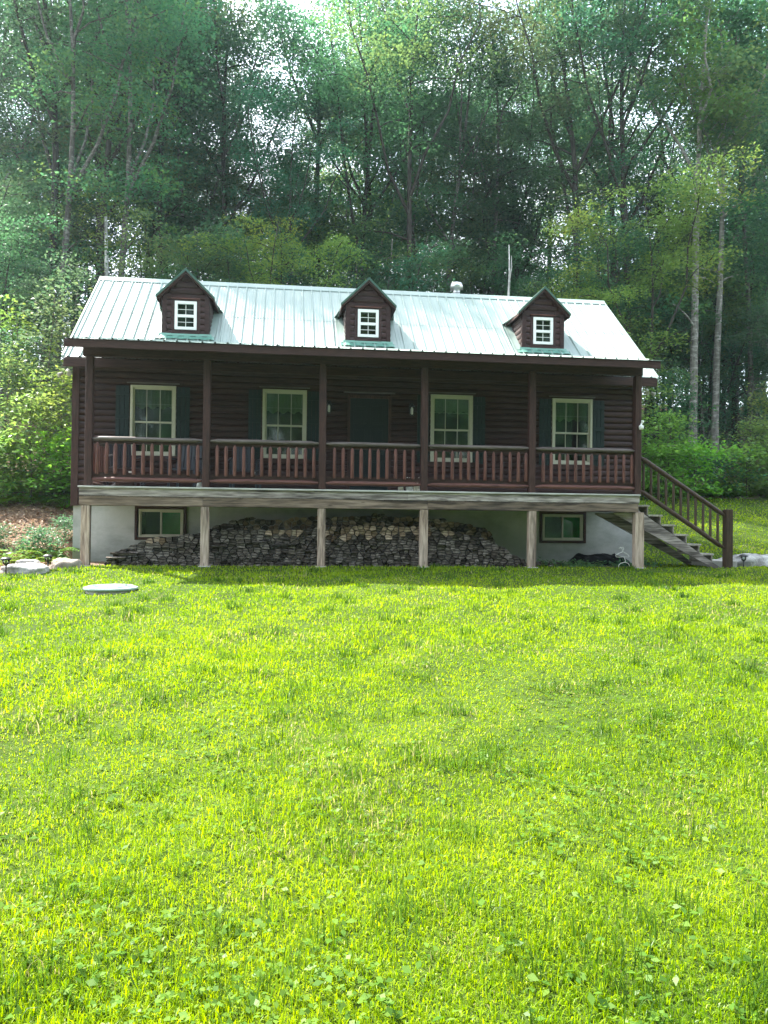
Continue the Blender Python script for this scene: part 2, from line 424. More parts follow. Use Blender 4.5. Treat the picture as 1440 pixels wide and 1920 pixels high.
# foundation with basement window openings
BW = [(.72, 1.69), (9.53, 10.52)]; BZ = (-1.02, -.385)
b = MB()
for s, e in cut(XL - .0, XR, BW): b.box(s, e, YW + .005, YW + .2, -2.0, -.338)
for s, e in BW: b.box(s, e, YW + .005, YW + .2, -2.0, BZ[0]); b.box(s, e, YW + .005, YW + .2, BZ[1], -.338)
b.box(XL, XL + .2, YW + .2, 7.2, -2.0, -.338); b.box(XR - .2, XR, YW + .2, 7.2, -2.0, -.338); b.box(XL, XR, 7.0, 7.19, -2, -.338)
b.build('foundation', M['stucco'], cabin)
b = MB(); b.box(XL + .2, XR - .2, YW + .25, 7.0, -.04, -.01); b.build('interior_floor', M['dark'], cabin)

def frame_rect(mb, x0, x1, z0, z1, w, y0, y1, mi=0):
    mb.box(x0, x0 + w, y0, y1, z0, z1, mi); mb.box(x1 - w, x1, y0, y1, z0, z1, mi)
    mb.box(x0 + w, x1 - w, y0, y1, z1 - w, z1, mi); mb.box(x0 + w, x1 - w, y0, y1, z0, z0 + w, mi)
def dark_box(x0, x1, y0, y1, z0, z1):
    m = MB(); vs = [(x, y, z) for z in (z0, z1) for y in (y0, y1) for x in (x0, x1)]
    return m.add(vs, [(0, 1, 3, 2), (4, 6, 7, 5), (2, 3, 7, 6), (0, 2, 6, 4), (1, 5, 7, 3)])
for k, (x0, x1) in enumerate(WIN):
    z0, z1 = WZ
    fr = MB(); frame_rect(fr, x0, x1, z0, z1, .055, YW - .075, YW + .03)
    w = fr.build('window', M['cream'], cabin, bevel=.005)
    m = MB(); zm = 1.44; a, c = x0 + .056, x1 - .056
    frame_rect(m, a, c, zm - .02, z1 - .056, .032, YW - .045, YW - .015)
    frame_rect(m, a, c, z0 + .056, zm + .012, .036, YW - .012, YW + .018)
    for f in (1 / 3, 2 / 3):
        xx = a + (c - a) * f
        m.box(xx - .007, xx + .007, YW - .034, YW - .027, zm, z1 - .085); m.box(xx - .007, xx + .007, YW - .001, YW + .006, z0 + .09, zm - .02)
    zz = (zm + z1) / 2 - .01
    m.box(a + .03, c - .03, YW - .0265, YW - .0215, zz - .007, zz + .007)
    zz = (zm + z0) / 2 + .02
    m.box(a + .03, c - .03, YW + .0065, YW + .0115, zz - .007, zz + .007)
    m.build('sash', M['cream'], w)
    g = MB(); g.box(a + .02, c - .02, YW - .0305, YW - .0275, zm, z1 - .06); g.box(a + .02, c - .02, YW + .0025, YW + .0055, z0 + .06, zm)
    g.build('pane', M['glass'], w)
    cu = MB(); n = 40; zc = z1 - .06 - (.40 if k != 2 else .30)
    vs = []
    for i in range(n + 1):
        t = i / n; xx = a + (c - a) * t; yy = YW + .07 + .014 * math.sin(t * 70) ; vs += [(xx, yy, z1 - .02), (xx, yy, zc + .03 * math.sin(t * 24) - (.02 if k else 0))]
    cu.add(vs, [(2 * i, 2 * i + 1, 2 * i + 3, 2 * i + 2) for i in range(n)]); cu.build('curtain', M['curtain'], w, smooth=True)
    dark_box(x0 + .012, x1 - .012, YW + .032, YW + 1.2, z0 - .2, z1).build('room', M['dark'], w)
    cp = MB(); cp.box(x0 - .075, x1 + .065, YW - .085, YW - .02, z1 + .035, z1 + .058); cp.build('drip_cap', M['toprail'], w)
    sl_ = MB(); sl_.box(x0 - .06, x1 + .06, YW - .075, YW - .01, z0 - .115, z0 - .004); sl_.build('sill', M['trim'], w, bevel=.004)
    for side, sx0 in ((0, x0 - .3), (1, x1 + .012)):
        s = MB(); y0 = YW - .062; wd = .275
        for j in range(3):
            bx = sx0 + j * (wd / 3) + .004; s.box(bx, bx + wd / 3 - .009, y0, YW - .03, z0 - .03, z1 - .02)
        for zb in (z0 + .12, z0 + .76, z1 - .22): s.box(sx0, sx0 + wd - .001, y0 - .02, y0 - .0005, zb, zb + .085)
        s.build('shutter', M['shutter'], cabin, bevel=.003)
# door
d = MB(); a, c, z0, z1 = DOOR
frame_rect(d, a, c, z0 - .05, z1, .06, YW - .06, YW + .03)
dr = MB(); dr.box(a + .062, c - .062, YW - .03, YW + .012, .01, z1 - .062)
for px in (a + .13, (a + c) / 2 + .03):
    for (pa, pb) in ((.15, .72), (.86, 1.42), (1.52, 1.94)):
        frame_rect(dr, px, px + .29, pa, pb, .035, YW - .042, YW - .0305)
door = dr.build('door', M['door'], cabin, bevel=.004)
d.build('door_frame', M['trim_z'], door, bevel=.004)
kn = MB(); kn.lathe([(.03, 0), (.03, .01), (.012, .015), (.012, .045), (.028, .055), (.03, .075), (.015, .085)], n=12)
o = kn.build('knob', M['black'], door, True); o.location = (c - .12, YW - .03, .98); o.rotation_euler = (math.pi / 2, 0, 0)
cp = MB(); cp.box(a - .09, c + .08, YW - .08, YW - .02, z1 + .05, z1 + .075); cp.build('drip_cap', M['toprail'], door)
# wall lanterns beside the door
for lx in (4.72, 6.53):
    l = MB(); l.box(lx - .045, lx + .045, YW - .062, YW - .043, 1.76, 2.0); l.tube([(lx, YW - .06, 1.95), (lx, YW - .12, 1.99), (lx, YW - .15, 1.96)], .009, 6)
    l.lathe([(.075, 0), (.02, .06), (.01, .075)], (lx, YW - .15, 1.91), 6); l.lathe([(.03, -.01), (.045, 0), (.045, .012)], (lx, YW - .15, 1.72), 6)
    for q in range(6): th = q * math.pi / 3; l.tube([(lx + .044 * math.cos(th), YW - .15 + .044 * math.sin(th), 1.72), (lx + .058 * math.cos(th), YW - .15 + .058 * math.sin(th), 1.915)], .004, 4)
    lo = l.build('wall_lantern', M['black'], cabin)
    g = MB(); g.lathe([(.018, 1.735), (.03, 1.76), (.03, 1.86), (.012, 1.9)], (lx, YW - .15, 0), 10); g.build('bulb', M['white'], lo, True)

# basement windows
for (s, e), lab in zip(BW, ('left', 'right')):
    m = MB(); z0, z1 = BZ
    m.box(s - .05, s, YW - .03, YW + .05, z0 - .03, z1 + .05); m.box(e, e + .05, YW - .03, YW + .05, z0 - .03, z1 + .05)
    m.box(s, e, YW - .03, YW + .05, z1 - .012, z1 + .05); m.box(s, e, YW - .03, YW + .05, z0 - .03, z0 + .025)
    w = m.build('basement_window', M['trim'], cabin, bevel=.004)
    f = MB(); a, c, za, zb = s + .03, e - .02, z0 + .03, z1 - .016
    frame_rect(f, a, c, za, zb, .035, YW - .01, YW + .06); mid = (a + c) / 2
    frame_rect(f, a + .035, mid + .02, za + .035, zb - .035, .022, YW + .03, YW + .05)
    frame_rect(f, mid - .02, c - .035, za + .035, zb - .035, .03, YW + .0, YW + .025)
    f.build('window_frame', M['cream'], w)
    g = MB(); g.box(a + .04, mid, YW + .038, YW + .042, za + .04, zb - .04); g.box(mid, c - .04, YW + .010, YW + .014, za + .04, zb - .04)
    g.build('pane', M['glass'], w)
    gb = MB(); gb.box(mid + .01, c - .045, YW + .064, YW + .067, za + .045, zb - .045); gb.build('lawn_reflection', M['lawn_reflection_paint'], w)  # green sheet behind the right pane imitates the lawn mirrored in the glass
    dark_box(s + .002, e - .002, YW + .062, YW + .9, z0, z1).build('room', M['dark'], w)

# porch deck
b = MB(); y = -.035
while y < YW - .06:
    y1 = min(y + .135, YW - .05); b.box(-.02, 11.0, y, y1 - .006, -.032, random.uniform(-.002, .001)); y += .135
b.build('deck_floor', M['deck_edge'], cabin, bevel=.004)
b = MB(); b.box(0, 6.2, 0, .04, -.185, -.034); b.box(6.203, 10.99, .001, .041, -.184, -.034)
b.box(0, .04, .042, YW - .06, -.185, -.034); b.box(10.95, 10.99, .042, YW - .06, -.185, -.034)
for j in range(26): xx = .4 + j * .41; b.box(xx, xx + .04, .043, YW - .06, -.18, -.036)
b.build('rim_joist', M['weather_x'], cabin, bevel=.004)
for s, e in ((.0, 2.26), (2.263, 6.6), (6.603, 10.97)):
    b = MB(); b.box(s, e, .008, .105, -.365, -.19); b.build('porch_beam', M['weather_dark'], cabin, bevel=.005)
PX = [.141, 2.305, 4.52, 6.532, 8.734, 10.974]
LX = [.113, 2.30, 4.52, 6.535, 8.746, 11.003]
for i, x in enumerate(LX):
    b = MB(); w = .078 if i < 5 else .095; zg = Hs(x, .1) - .12
    b.box(x - w, x + w, .012, .16, zg, -.368); o = b.build('support_post', M['weather_z'], cabin, bevel=.007)
    p = MB(); p.box(x - w - .03, x + w + .03, -.02, .19, zg - .3, zg + .14); p.build('footing', M['concrete'], o, bevel=.008)
for x in PX:
    b = MB(); b.box(x - .068, x + .068, .03, .165, .002, 2.44); b.build('porch_post', M['trim_z'], cabin, bevel=.012)
# porch header, ceiling, rafters and fascia
b = MB(); b.box(.02, 11.06, .028, .168, 2.442, 2.60); b.build('porch_header', M['trim'], cabin, bevel=.004)
PS = .224
def porch_z(y): return 2.655 + PS * (y + .45)
b = MB(); b.prism([(-.42, porch_z(-.42) - .05), (-.42, porch_z(-.42) - .02), (2.0, porch_z(2.0) - .02), (2.0, porch_z(2.0) - .05)], -.12, 11.06, axis='x')
for j in range(20):
    xx = .3 + j * .57; b.prism([(-.38, porch_z(-.38) - .17), (-.38, porch_z(-.38) - .052), (1.78, porch_z(1.78) - .052), (1.78, porch_z(1.78) - .17)], xx, xx + .04, axis='x')
b.build('porch_ceiling', M['log_y'], cabin)
b = MB(); b.box(-.19, 11.20, -.455, -.415, 2.495, 2.645); b.build('fascia_board', M['trim'], cabin, bevel=.004)

def ribbed(x0, x1, P0, P1, mid=None, pitch=.2286, h=.027, ends=.0):
    """ribbed metal sheet between the eave line P0=(y,z) and ridge line P1"""
    xs = [(x0, 0)]; x = x0 + .1
    while x < x1 - .06:
        xs += [(x - .022, 0), (x - .01, h), (x + .01, h), (x + .022, 0)]
        for q in (1, 2): xs += [(x + pitch * q / 3 - .012, 0), (x + pitch * q / 3, h * .16), (x + pitch * q / 3 + .012, 0)]
        x += pitch
    xs = [p for p in xs if p[0] <= x1 - .001] + [(x1, 0)]
    dy, dz = P1[0] - P0[0], P1[1] - P0[1]; L = math.hypot(dy, dz); ny, nz = -dz / L, dy / L
    if nz < 0: ny, nz = -ny, -nz
    vs = []; fs = []
    for x, hh in xs:
        for t in (0, 1): vs.append((x, P0[0] + dy * t + ny * hh, P0[1] + dz * t + nz * hh))
    for i in range(len(xs) - 1): fs.append((2 * i, 2 * i + 2, 2 * i + 3, 2 * i + 1))
    return vs, fs
RX0, RX1 = -.74, 12.09
b = MB()
lap = (YE + (YR - YE) * .55, ZE + (ZR - ZE) * .55); n_off = .006
b.add(*ribbed(RX0, RX1, (YE, ZE), lap)); b.add(*ribbed(RX0, RX1, (lap[0] - .05, lap[1] - .05 * SL + n_off), (YR, ZR + n_off)))
b.add(*ribbed(RX0, RX1, (2 * YR - YE, ZE), (YR, ZR)))
roof = b.build('roof', M['roof'], cabin)
b = MB(); t = .03
b.prism([(YE + .02, ZE - t - .02), (YR, ZR - t), (2 * YR - YE - .02, ZE - t - .02), (2 * YR - YE - .02, ZE - .14), (YR, ZR - .14), (YE + .02, ZE - .14)], RX0 + .02, RX1 - .02, axis='x')
b.build('roof_deck', M['trim'], roof)
b = MB(); b.prism([(YR - .15, ZR - .15 * SL + .022), (YR - .14, ZR - .14 * SL + .034), (YR, ZR + .045), (YR + .14, ZR - .14 * SL + .034), (YR + .15, ZR - .15 * SL + .022), (YR, ZR + .03)], RX0 - .02, RX1 + .02, axis='x')
b.build('ridge_cap', M['roof'], roof)
for x in (RX0, RX1):
    b = MB(); s = -1 if x < 0 else 1
    for sg in (0, 1):
        f = (lambda yy: yy) if sg == 0 else (lambda yy: 2 * YR - yy)
        pl = [(f(YE - .02), ZE - .03), (f(YE - .02), ZE + .022), (f(YR - .004), ZR + .028), (f(YR - .004), ZR - .025)]
        b.prism(pl, x - .012 if s > 0 else x - .02, x + .02 if s > 0 else x + .012, axis='x')
    b.build('rake_trim', M['roof'], roof)
b = MB(); b.box(RX0 + .02, RX1 - .02, YE - .03, YE + .015, 2.495, 2.672); b.build('fascia_board', M['trim'], roof, bevel=.004)
b = MB(); b.add(*ribbed(-.12, 11.02, (-.475, porch_z(-.475)), (2.1, porch_z(2.1) + .012)))
b.prism([(-.474, porch_z(-.474) - .014), (-.474, porch_z(-.474) - .004), (2.0, porch_z(2.0) - .004), (2.0, porch_z(2.0) - .014)], -.115, 11.015, axis='x', mi=1)
b.prism([(-.48, 2.648), (-.48, 2.657), (-.36, 2.675), (-.36, 2.662)], 11.022, 11.21, axis='x')
b.build('porch_roof', [M['roof'], M['black']], cabin)

# dormers
FY = 2.31
def dormer(xc):
    hw, zb, ze, zp = .505, 3.40, 4.225, 4.845
    D = MB(); ph = .1345
    # front logs around the window
    wx0, wx1, wz0, wz1 = xc - .235, xc + .235, 3.545, 4.17
    k = 0
    while zb + k * ph < zp - .16:
        z0 = zb + k * ph; z1 = z0 + ph; zm = (z0 + z1) / 2
        half = hw - .1 if zm < ze else (zp - .07 - zm) / .99 - .02
        if zm >= ze: half = min(half, hw - .03)
        holes = [(wx0 - .075, wx1 + .075)] if z1 > wz0 - .1 and z0 < wz1 + .05 else []
        for s, e in cut(xc - half, xc + half, holes): D.prism(log_poly(z0, z1, .034, FY), s, e, axis='x')
        k += 1
    D.add([(xc - hw, FY + .004, 3.1), (xc + hw, FY + .004, 3.1), (xc + hw, FY + .004, ze), (xc, FY + .004, zp - .06), (xc - hw, FY + .004, ze)], [(0, 1, 2, 3, 4)])
    for s in (-1, 1):
        x0, x1 = sorted((xc + s * hw, xc + s * (hw - .1))); D.box(x0, x1, FY - .045, FY + .003, zb - .02, ze + .03)
        x0, x1 = sorted((xc + s * hw, xc + s * (hw - .02)))
        for q in range(8):
            z0 = 3.28 + q * ph
            pl = [(xc + s * (hw - .02) - s * a, z) for a, z in log_poly(z0, z0 + ph, .034)]
            vs = [(a, FY + .0045, z) for a, z in pl] + [(a, 3.6, z) for a, z in pl]; n = len(pl)
            D.add(vs, [(i, (i + 1) % n, n + (i + 1) % n, n + i) for i in range(n)])
        x0, x1 = sorted((xc + s * .238, xc + s * .305)); D.box(x0, x1, FY - .04, FY + .002, wz0 - .08, wz1 + .04)
    D.box(xc - .237, xc + .237, FY - .038, FY + .002, wz1 + .002, wz1 + .04); D.box(xc - .305, xc + .305, FY - .05, FY + .002, wz0 - .16, wz0 - .081); D.box(xc - .237, xc + .237, FY - .038, FY + .002, wz0 - .08, wz0 - .002)
    d = D.build('dormer', M['log'], cabin)
    c = MB(); c.box(xc - .3, xc + .3, FY - .07, FY - .005, wz1 + .043, wz1 + .065); c.build('drip_cap', M['rail'], d)
    f = MB(); frame_rect(f, wx0, wx1, wz0, wz1, .062, FY - .06, FY + .0); zm = (wz0 + wz1) / 2 - .01
    f.box(wx0 + .0625, wx1 - .0625, FY - .05, FY - .012, zm - .03, zm + .03)
    for (za, zz) in ((wz0 + .065, zm - .03), (zm + .03, wz1 - .065)):
        f.box(xc - .006, xc + .006, FY - .034, FY - .026, za, zz); h = (za + zz) / 2; f.box(wx0 + .0625, wx1 - .0625, FY - .0255, FY - .020, h - .006, h + .006)
    f.build('window_frame', M['white'], d, bevel=.004)
    g = MB(); g.box(wx0 + .06, wx1 - .06, FY - .024, FY - .0215 + .0, wz0 + .06, wz1 - .06); g.build('pane', M['glass'], d)
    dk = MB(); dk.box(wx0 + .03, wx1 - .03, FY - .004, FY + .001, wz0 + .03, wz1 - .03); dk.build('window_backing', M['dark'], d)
    # gable roof running back into the main roof
    hwid = .615; pitch = 1.0; y0 = FY - .13; r = MB()
    for s in (-1, 1):
        xe, zE = xc + s * hwid, zp - hwid * .98
        t = .05
        def ym(z): return YE + (z - ZE) / SL
        yp, ye = ym(zp) + .1, ym(zE) + .12
        # sheathing and fascia (trim)
        A = [(xc, y0, zp - .012), (xe, y0, zE - .012), (xe, y0, zE - t - .02), (xc, y0, zp - t - .035)]
        B = [(xc, yp, zp - .012), (xe, ye, zE - .012), (xe, ye, zE - t - .02), (xc, yp, zp - t - .035)]
        F = [(0, 1, 2, 3), (4, 7, 6, 5), (0, 4, 5, 1), (1, 5, 6, 2), (2, 6, 7, 3)]
        r.add(A + B, F, 2)
        # metal sheet above, kicked out a little where it meets the main roof
        xk, zk = xc + s * (hwid + .05), zE - .045
        top = [(xc, y0 - .02, zp + .012), (xe, y0 - .02, zE + .012), (xe, ye, zE + .012), (xc, yp, zp + .012)]
        bot = [(a, yy, z - .016) for a, yy, z in top]
        r.add(top + bot, [(0, 1, 2, 3), (4, 7, 6, 5), (0, 4, 5, 1), (1, 5, 6, 2)], 0)
        kick = [(xe + s * .001, y0 + .35, zE + .011), (xe + s * .001, ye, zE + .011), (xe + s * .12, ye + .0, zE - .03), (xe + s * .02, y0 + .5, zE - .008)]
        r.add(kick, [(0, 1, 2, 3)], 0)
        # green rake edge
        r.add([(xc, y0 - .03, zp + .026), (xe + s * .012, y0 - .03, zE + .014), (xe + s * .012, y0 - .03, zE - .04), (xc, y0 - .03, zp - .03),
               (xc, y0 + .12, zp + .026), (xe + s * .012, y0 + .12, zE + .014), (xe + s * .012, y0 - .018, zE - .04), (xc, y0 - .018, zp - .03)],
              [(0, 1, 2, 3), (0, 4, 5, 1), (1, 5, 6, 2), (2, 6, 7, 3)], 1)
        r.add([(xc, y0 - .03, zp + .027), (xc, yp, zp + .027), (xc + s * .09, yp - .05, zp - .07), (xc + s * .09, y0 - .03, zp - .062)], [(0, 1, 2, 3)], 1)
    r.build('dormer_roof', [M['roof'], M['green_metal'], M['trim']], d)
    fl = MB()
    ps = math.atan(SL)
    def onroof(x, y, h): return (x, y - math.sin(ps) * h, ZE + SL * (y - YE) + math.cos(ps) * h)
    def strip(xa, xb, ya, yb, h):
        n = max(2, int((xb - xa) / .04)); vs = []
        for i in range(n + 1):
            x = xa + (xb - xa) * i / n; hh = h + (.012 if (i // 3) % 2 else 0)
            vs += [onroof(x, ya, hh), onroof(x, yb, hh)]
        fl.add(vs, [(2 * i, 2 * i + 2, 2 * i + 3, 2 * i + 1) for i in range(n)])
    strip(xc - .62, xc + .62, FY - .155, FY - .05, .022); 
    fl.add([onroof(xc - .56, FY - .06, .036), onroof(xc + .56, FY - .06, .036), (xc + .56, FY - .046, 3.46), (xc - .56, FY - .046, 3.46)], [(0, 1, 2, 3)])
    for s in (-1, 1):
        x0, x1 = xc + s * (hw + .002), xc + s * (hw + .13)
        fl.add([onroof(x0, FY - .05, .03), onroof(x1, FY - .05, .026), onroof(x1, 3.15, .026), onroof(x0, 3.15, .03)], [(0, 1, 2, 3)], 1)
    fl.build('flashing', [M['flash'], M['roof']], d)
for xc in (1.594, 5.612, 9.692): dormer(xc)

# flue pipe behind the ridge
b = MB(); b.lathe([(.13, 4.85), (.13, 5.42), (.13, 5.425), (.09, 5.43), (.09, 5.56), (.17, 5.57), (.17, 5.66), (.15, 5.69), (.15, 5.72), (.06, 5.75)], (8.22, 4.95, 0), 18); b.build('flue_pipe', M['steel'], cabin, True)

# railings
def baluster_bm(x, y, z0, z1, r=.03, axis='x'):
    m = MB(); j = random.uniform(-.006, .006)
    pr = [(r * .9, 0), (r, .02), (r, (z1 - z0) * .5), (r * .97, z1 - z0 - .055), (r * .72, z1 - z0 - .025), (r * .3, z1 - z0)]
    m.lathe(pr, (0, 0, 0), 8); m.v = [(x + a + j * c * .6, y + q * .8, z0 + c) for a, q, c in m.v]; return m
def log_rail(p0, p1, r, flat=1.0):
    p0 = Vector(p0); p1 = Vector(p1); d = p1 - p0; L = d.length; m = MB(); pts = []; rad = []
    for t in (0, .012, .035, .07, .2, .35, .5, .65, .8, .93, .965, .988, 1):
        e = min(t, 1 - t) * L; pts.append(p0 + d * t + Vector((0, random.uniform(-.004, .004), random.uniform(-.004, .004)))); rad.append(r * (min(1, .45 + e / .16 * .55)) * random.uniform(.95, 1.05))
    m.tube(pts, rad, 10); return m
NB = [12, 12, 10, 12, 12]
for i in range(5):
    x0, x1 = PX[i] + .07, PX[i + 1] - .07
    R = log_rail((x0, .075, .895), (x1, .075, .895), .043).build('railing', M['toprail'], cabin, True)
    log_rail((x0, .06, .125), (x1, .06, .125), .046).build('bottom_rail', M['rail'], R, True)
    b = MB(); b.box(x0, x1, .105, .14, .80, .86); b.build('upper_nailer', M['log'], R)
    b = MB(); b.box(x0, x1, .105, .14, .165, .26); b.build('lower_nailer', M['log'], R)
    n = NB[i]; gap = .17; start = {0: .30, 1: 2.51, 2: 4.76, 3: 6.76, 4: 8.97}[i]; end = {0: 2.14, 1: 4.36, 2: 6.31, 3: 8.62, 4: 10.85}[i]
    for k in range(n):
        x = start + (end - start) * k / (n - 1) + random.uniform(-.006, .006)
        baluster_bm(x, .075, .225 + random.uniform(-.01, .01), .815 + random.uniform(-.012, .008), random.uniform(.032, .038)).build('baluster', M['baluster'], R, True)
R = log_rail((.12, .17, .895), (.12, YW - .06, .895), .043).build('railing', M['toprail'], cabin, True)
log_rail((.12, .17, .125), (.12, YW - .06, .125), .046).build('bottom_rail', M['rail'], R, True)
for k in range(8): baluster_bm(.12, .33 + k * .175, .17, .86).build('baluster', M['baluster'], R, True)

# staircase at the right end
S = MB()
for ya, yb in ((.16, .20), (1.12, 1.16)):
    S.prism([(10.994, -.26), (11.10, -.36), (12.86, -1.50), (12.90, -1.56), (12.72, -1.52), (10.52, -.40), (10.52, -.372), (10.994, -.372)], ya, yb)
st = S.build('staircase', M['weather_x'], cabin, bevel=.004)
for i in range(6):
    x = 11.02 + i * .285; z = -.205 - i * .2
    b = MB(); b.box(x - .02, x + .29, .205, 1.115, z - .038, z); b.build('tread', M['tread'], st, bevel=.005)
    b = MB(); b.box(x + .235, x + .255, .21, 1.11, z - .2, z - .04); b.build('riser', M['weather_y'], st)
b = MB(); b.box(12.96, 13.115, .13, .28, Hs(13.03, .2) - .1, -.275); b.build('newel_post', M['stairrail'], st, bevel=.01)
log_rail((11.04, .17, .80), (12.97, .2, -.41), .05).build('handrail', M['stairrail'], st, True)
log_rail((11.04, .17, .115), (12.97, .2, -1.10), .048).build('lower_rail', M['stairrail'], st, True)
for k in range(11):
    x = 11.16 + k * .164; t = (x - 11.04) / 1.93
    baluster_bm(x, .185, .115 - 1.215 * t + .0, .80 - 1.21 * t - .045, .03).build('baluster', M['stairrail'], st, True)
b = MB(); b.box(12.72, 13.35, .35, 1.1, -1.54, -1.36); b.build('bottom_step', M['concrete'], st, bevel=.02)

# flood lights under the eave ends and a camera on the right post
for x, sg in ((XL - .12, -1), (XR + .2, 1)):
    m = MB(); m.lathe([(.055, 0), (.055, .02), (.03, .03), (.03, .05)], (x, 1.72, 2.44), 12); fl = m.build('flood_light', M['white'], cabin, True)
    for tx, ty in ((x + .05 * -sg + .02, -.55), (x + sg * .22, -.15)):
        h = MB(); h.lathe([(.03, 0), (.035, .03), (.045, .08), (.048, .10), (.04, .101)], (0, 0, 0), 14); o = h.build('lamp_head', M['concrete'], fl, True)
        o.location = (x + (tx - x) * .5, 1.70, 2.40); dv = Vector((tx - x, ty, -.18)).normalized(); o.rotation_euler = dv.to_track_quat('Z', 'Y').to_euler()
m = MB(); m.lathe([(.03, 0), (.045, .02), (.05, .06), (.04, .09), (.01, .1)], (0, 0, 0), 14); m.tube([(0, .02, .08), (.03, .05, .13), (.05, .07, .16)], .018, 8); m.box(.03, .08, .04, .1, .15, .2)
o = m.build('security_camera', M['white'], cabin, True); o.location = (11.0, -.03, 1.32)
# ------------------------------------------------------------------ things on and below the porch
def chair(name, loc, rz, label, mat, rocker):
    root = empty(name, loc, label, 'chair'); root.rotation_euler.z = rz
    b = MB()
    for k in range(5): b.box(-.24, .24, -.24 + k * .098, -.24 + k * .098 + .088, .40, .425)
    b.build('seat', mat, root)
    b = MB()
    for k in range(6):
        x = -.215 + k * .075; b.add([(x, .22, .44), (x + .06, .22, .44), (x + .06, .24, .44), (x, .24, .44), (x, .34, 1.0), (x + .06, .34, 1.0), (x + .06, .36, 1.0), (x, .36, 1.0)],
                                     [(0, 3, 2, 1), (4, 5, 6, 7), (0, 1, 5, 4), (1, 2, 6, 5), (2, 3, 7, 6), (3, 0, 4, 7)])
    b.box(-.25, .25, .335, .375, 1.001, 1.06); b.build('backrest', mat, root)
    for s in (-1, 1):
        b = MB(); b.box(s * .29 - .035, s * .29 + .035, -.3, .27, .62, .645); b.build('armrest', mat, root)
        for yy, zt in ((-.24, .615), (.22, .615)):
            b = MB(); b.box(s * .27 - .022, s * .27 + .022, yy - .022, yy + .022, .06 if rocker else .0, zt); b.build('leg', mat, root)
        if rocker:
            b = MB(); b.tube([(s * .27, -.42, .09), (s * .27, -.2, .035), (s * .27, .05, .02), (s * .27, .3, .05), (s * .27, .48, .11)], .022, 6); b.build('rocker', mat, root)
    return root
M['dark_paint'] = plain('dark_plum_paint', (.020, .016, .022), .5, .3, .1)
M['grey_paint'] = plain('blue_grey_plastic', (.04, .045, .056), .5, .3, .08)
chair('rocking_chair', (.62, .95, .005), .5, 'dark rocking chair at the left end of the porch', M['dark_paint'], True)
chair('porch_chair', (1.78, 1.25, .005), -.25, 'blue grey porch chair under the leftmost window', M['grey_paint'], False)
chair('porch_chair', (2.98, 1.2, .005), .2, 'blue grey porch chair beside the second post from the left', M['grey_paint'], False)
def thing(name, mb, mat, loc, label, cat, smooth=True, group=None):
    o = mb.build(name, mat, None, smooth); o.location = loc; return tag(o, label, cat, group)
b = MB(); b.lathe([(.03, 0), (.032, .005), (.042, .16), (.044, .163), (.038, .16), (.03, .02)], n=16)
thing('cup', b, M['white'], (.86, .35, .14), 'white plastic cup on a crate behind the left railing', 'cup')
root = empty('crate', (.76, .42, .003), 'small dark crate on the porch behind the left railing', 'crate')
b = MB()
for z in (.0, .05, .10): b.box(-.17, .17, -.12, -.108, z, z + .04); b.box(-.17, .17, .108, .12, z, z + .04); b.box(-.17, -.158, -.107, .107, z, z + .04); b.box(.158, .17, -.107, .107, z, z + .04)
b.build('side_panel', M['trim'], root); b = MB(); b.box(-.155, .155, -.105, .105, .12, .135); b.build('top', M['trim'], root)
b = MB(); b.box(-.09, .09, -.05, .05, 0, .11); b.box(-.095, .095, -.055, .055, .111, .125)
thing('tin_box', b, M['ceramic'], (.70, .43, .139), 'small pale tin box beside the white cup', 'box', False)
def figurine(loc, h, mat, label, ears):
    root = empty('figurine', loc, label, 'figurine', 'small ornaments on the porch edge'); s = h / .26
    b = MB(); b.lathe([(.045 * s, 0), (.062 * s, .02 * s), (.066 * s, .07 * s), (.05 * s, .12 * s), (.036 * s, .15 * s), (.02 * s, .16 * s)], n=14)
    for q in (-1, 1): b.lathe([(.018 * s, 0), (.022 * s, .015 * s), (.012 * s, .05 * s)], (q * .045 * s, -.05 * s, 0), 8)
    b.build('body', mat, root, True)
    b = MB(); b.lathe([(.015 * s, .14 * s), (.042 * s, .165 * s), (.05 * s, .20 * s), (.04 * s, .235 * s), (.012 * s, .25 * s)], n=14)
    b.lathe([(.02 * s, 0), (.018 * s, .02 * s), (.008 * s, .03 * s)], (0, -.045 * s, .185 * s), 8)
    for q in (-1, 1): b.tube([(q * .03 * s, 0, .225 * s), (q * .042 * s, 0, .25 * s), (q * .05 * s, 0, (.28 if ears else .255) * s)], [.016 * s, .012 * s, .004 * s], 6)
    b.build('head', mat, root, True); return root
figurine((6.09, .22, .003), .22, M['ceramic'], 'cream ornament on the porch edge, leftmost of the group by the middle post', False)
figurine((6.27, .25, .003), .28, M['white'], 'white ornament in the middle of the group by the middle post', False)
figurine((6.41, .22, .003), .27, M['ceramic'], 'cream eared ornament on the porch edge touching the middle post', True)
figurine((2.17, .0 + .2, .003), .21, M['white'], 'small white ornament against the second post from the left', False)
b = MB(); b.lathe([(.0, .0), (.035, .001), (.035, .012), (.0, .013)], n=16); b.box(-.01, .01, -.17, -.05, 0, .012)
o = thing('thermometer', b, M['white'], (3.15, YW - .05, .42), 'round white thermometer on the log wall left of the second window', 'thermometer'); o.rotation_euler = (math.pi / 2, 0, 0)
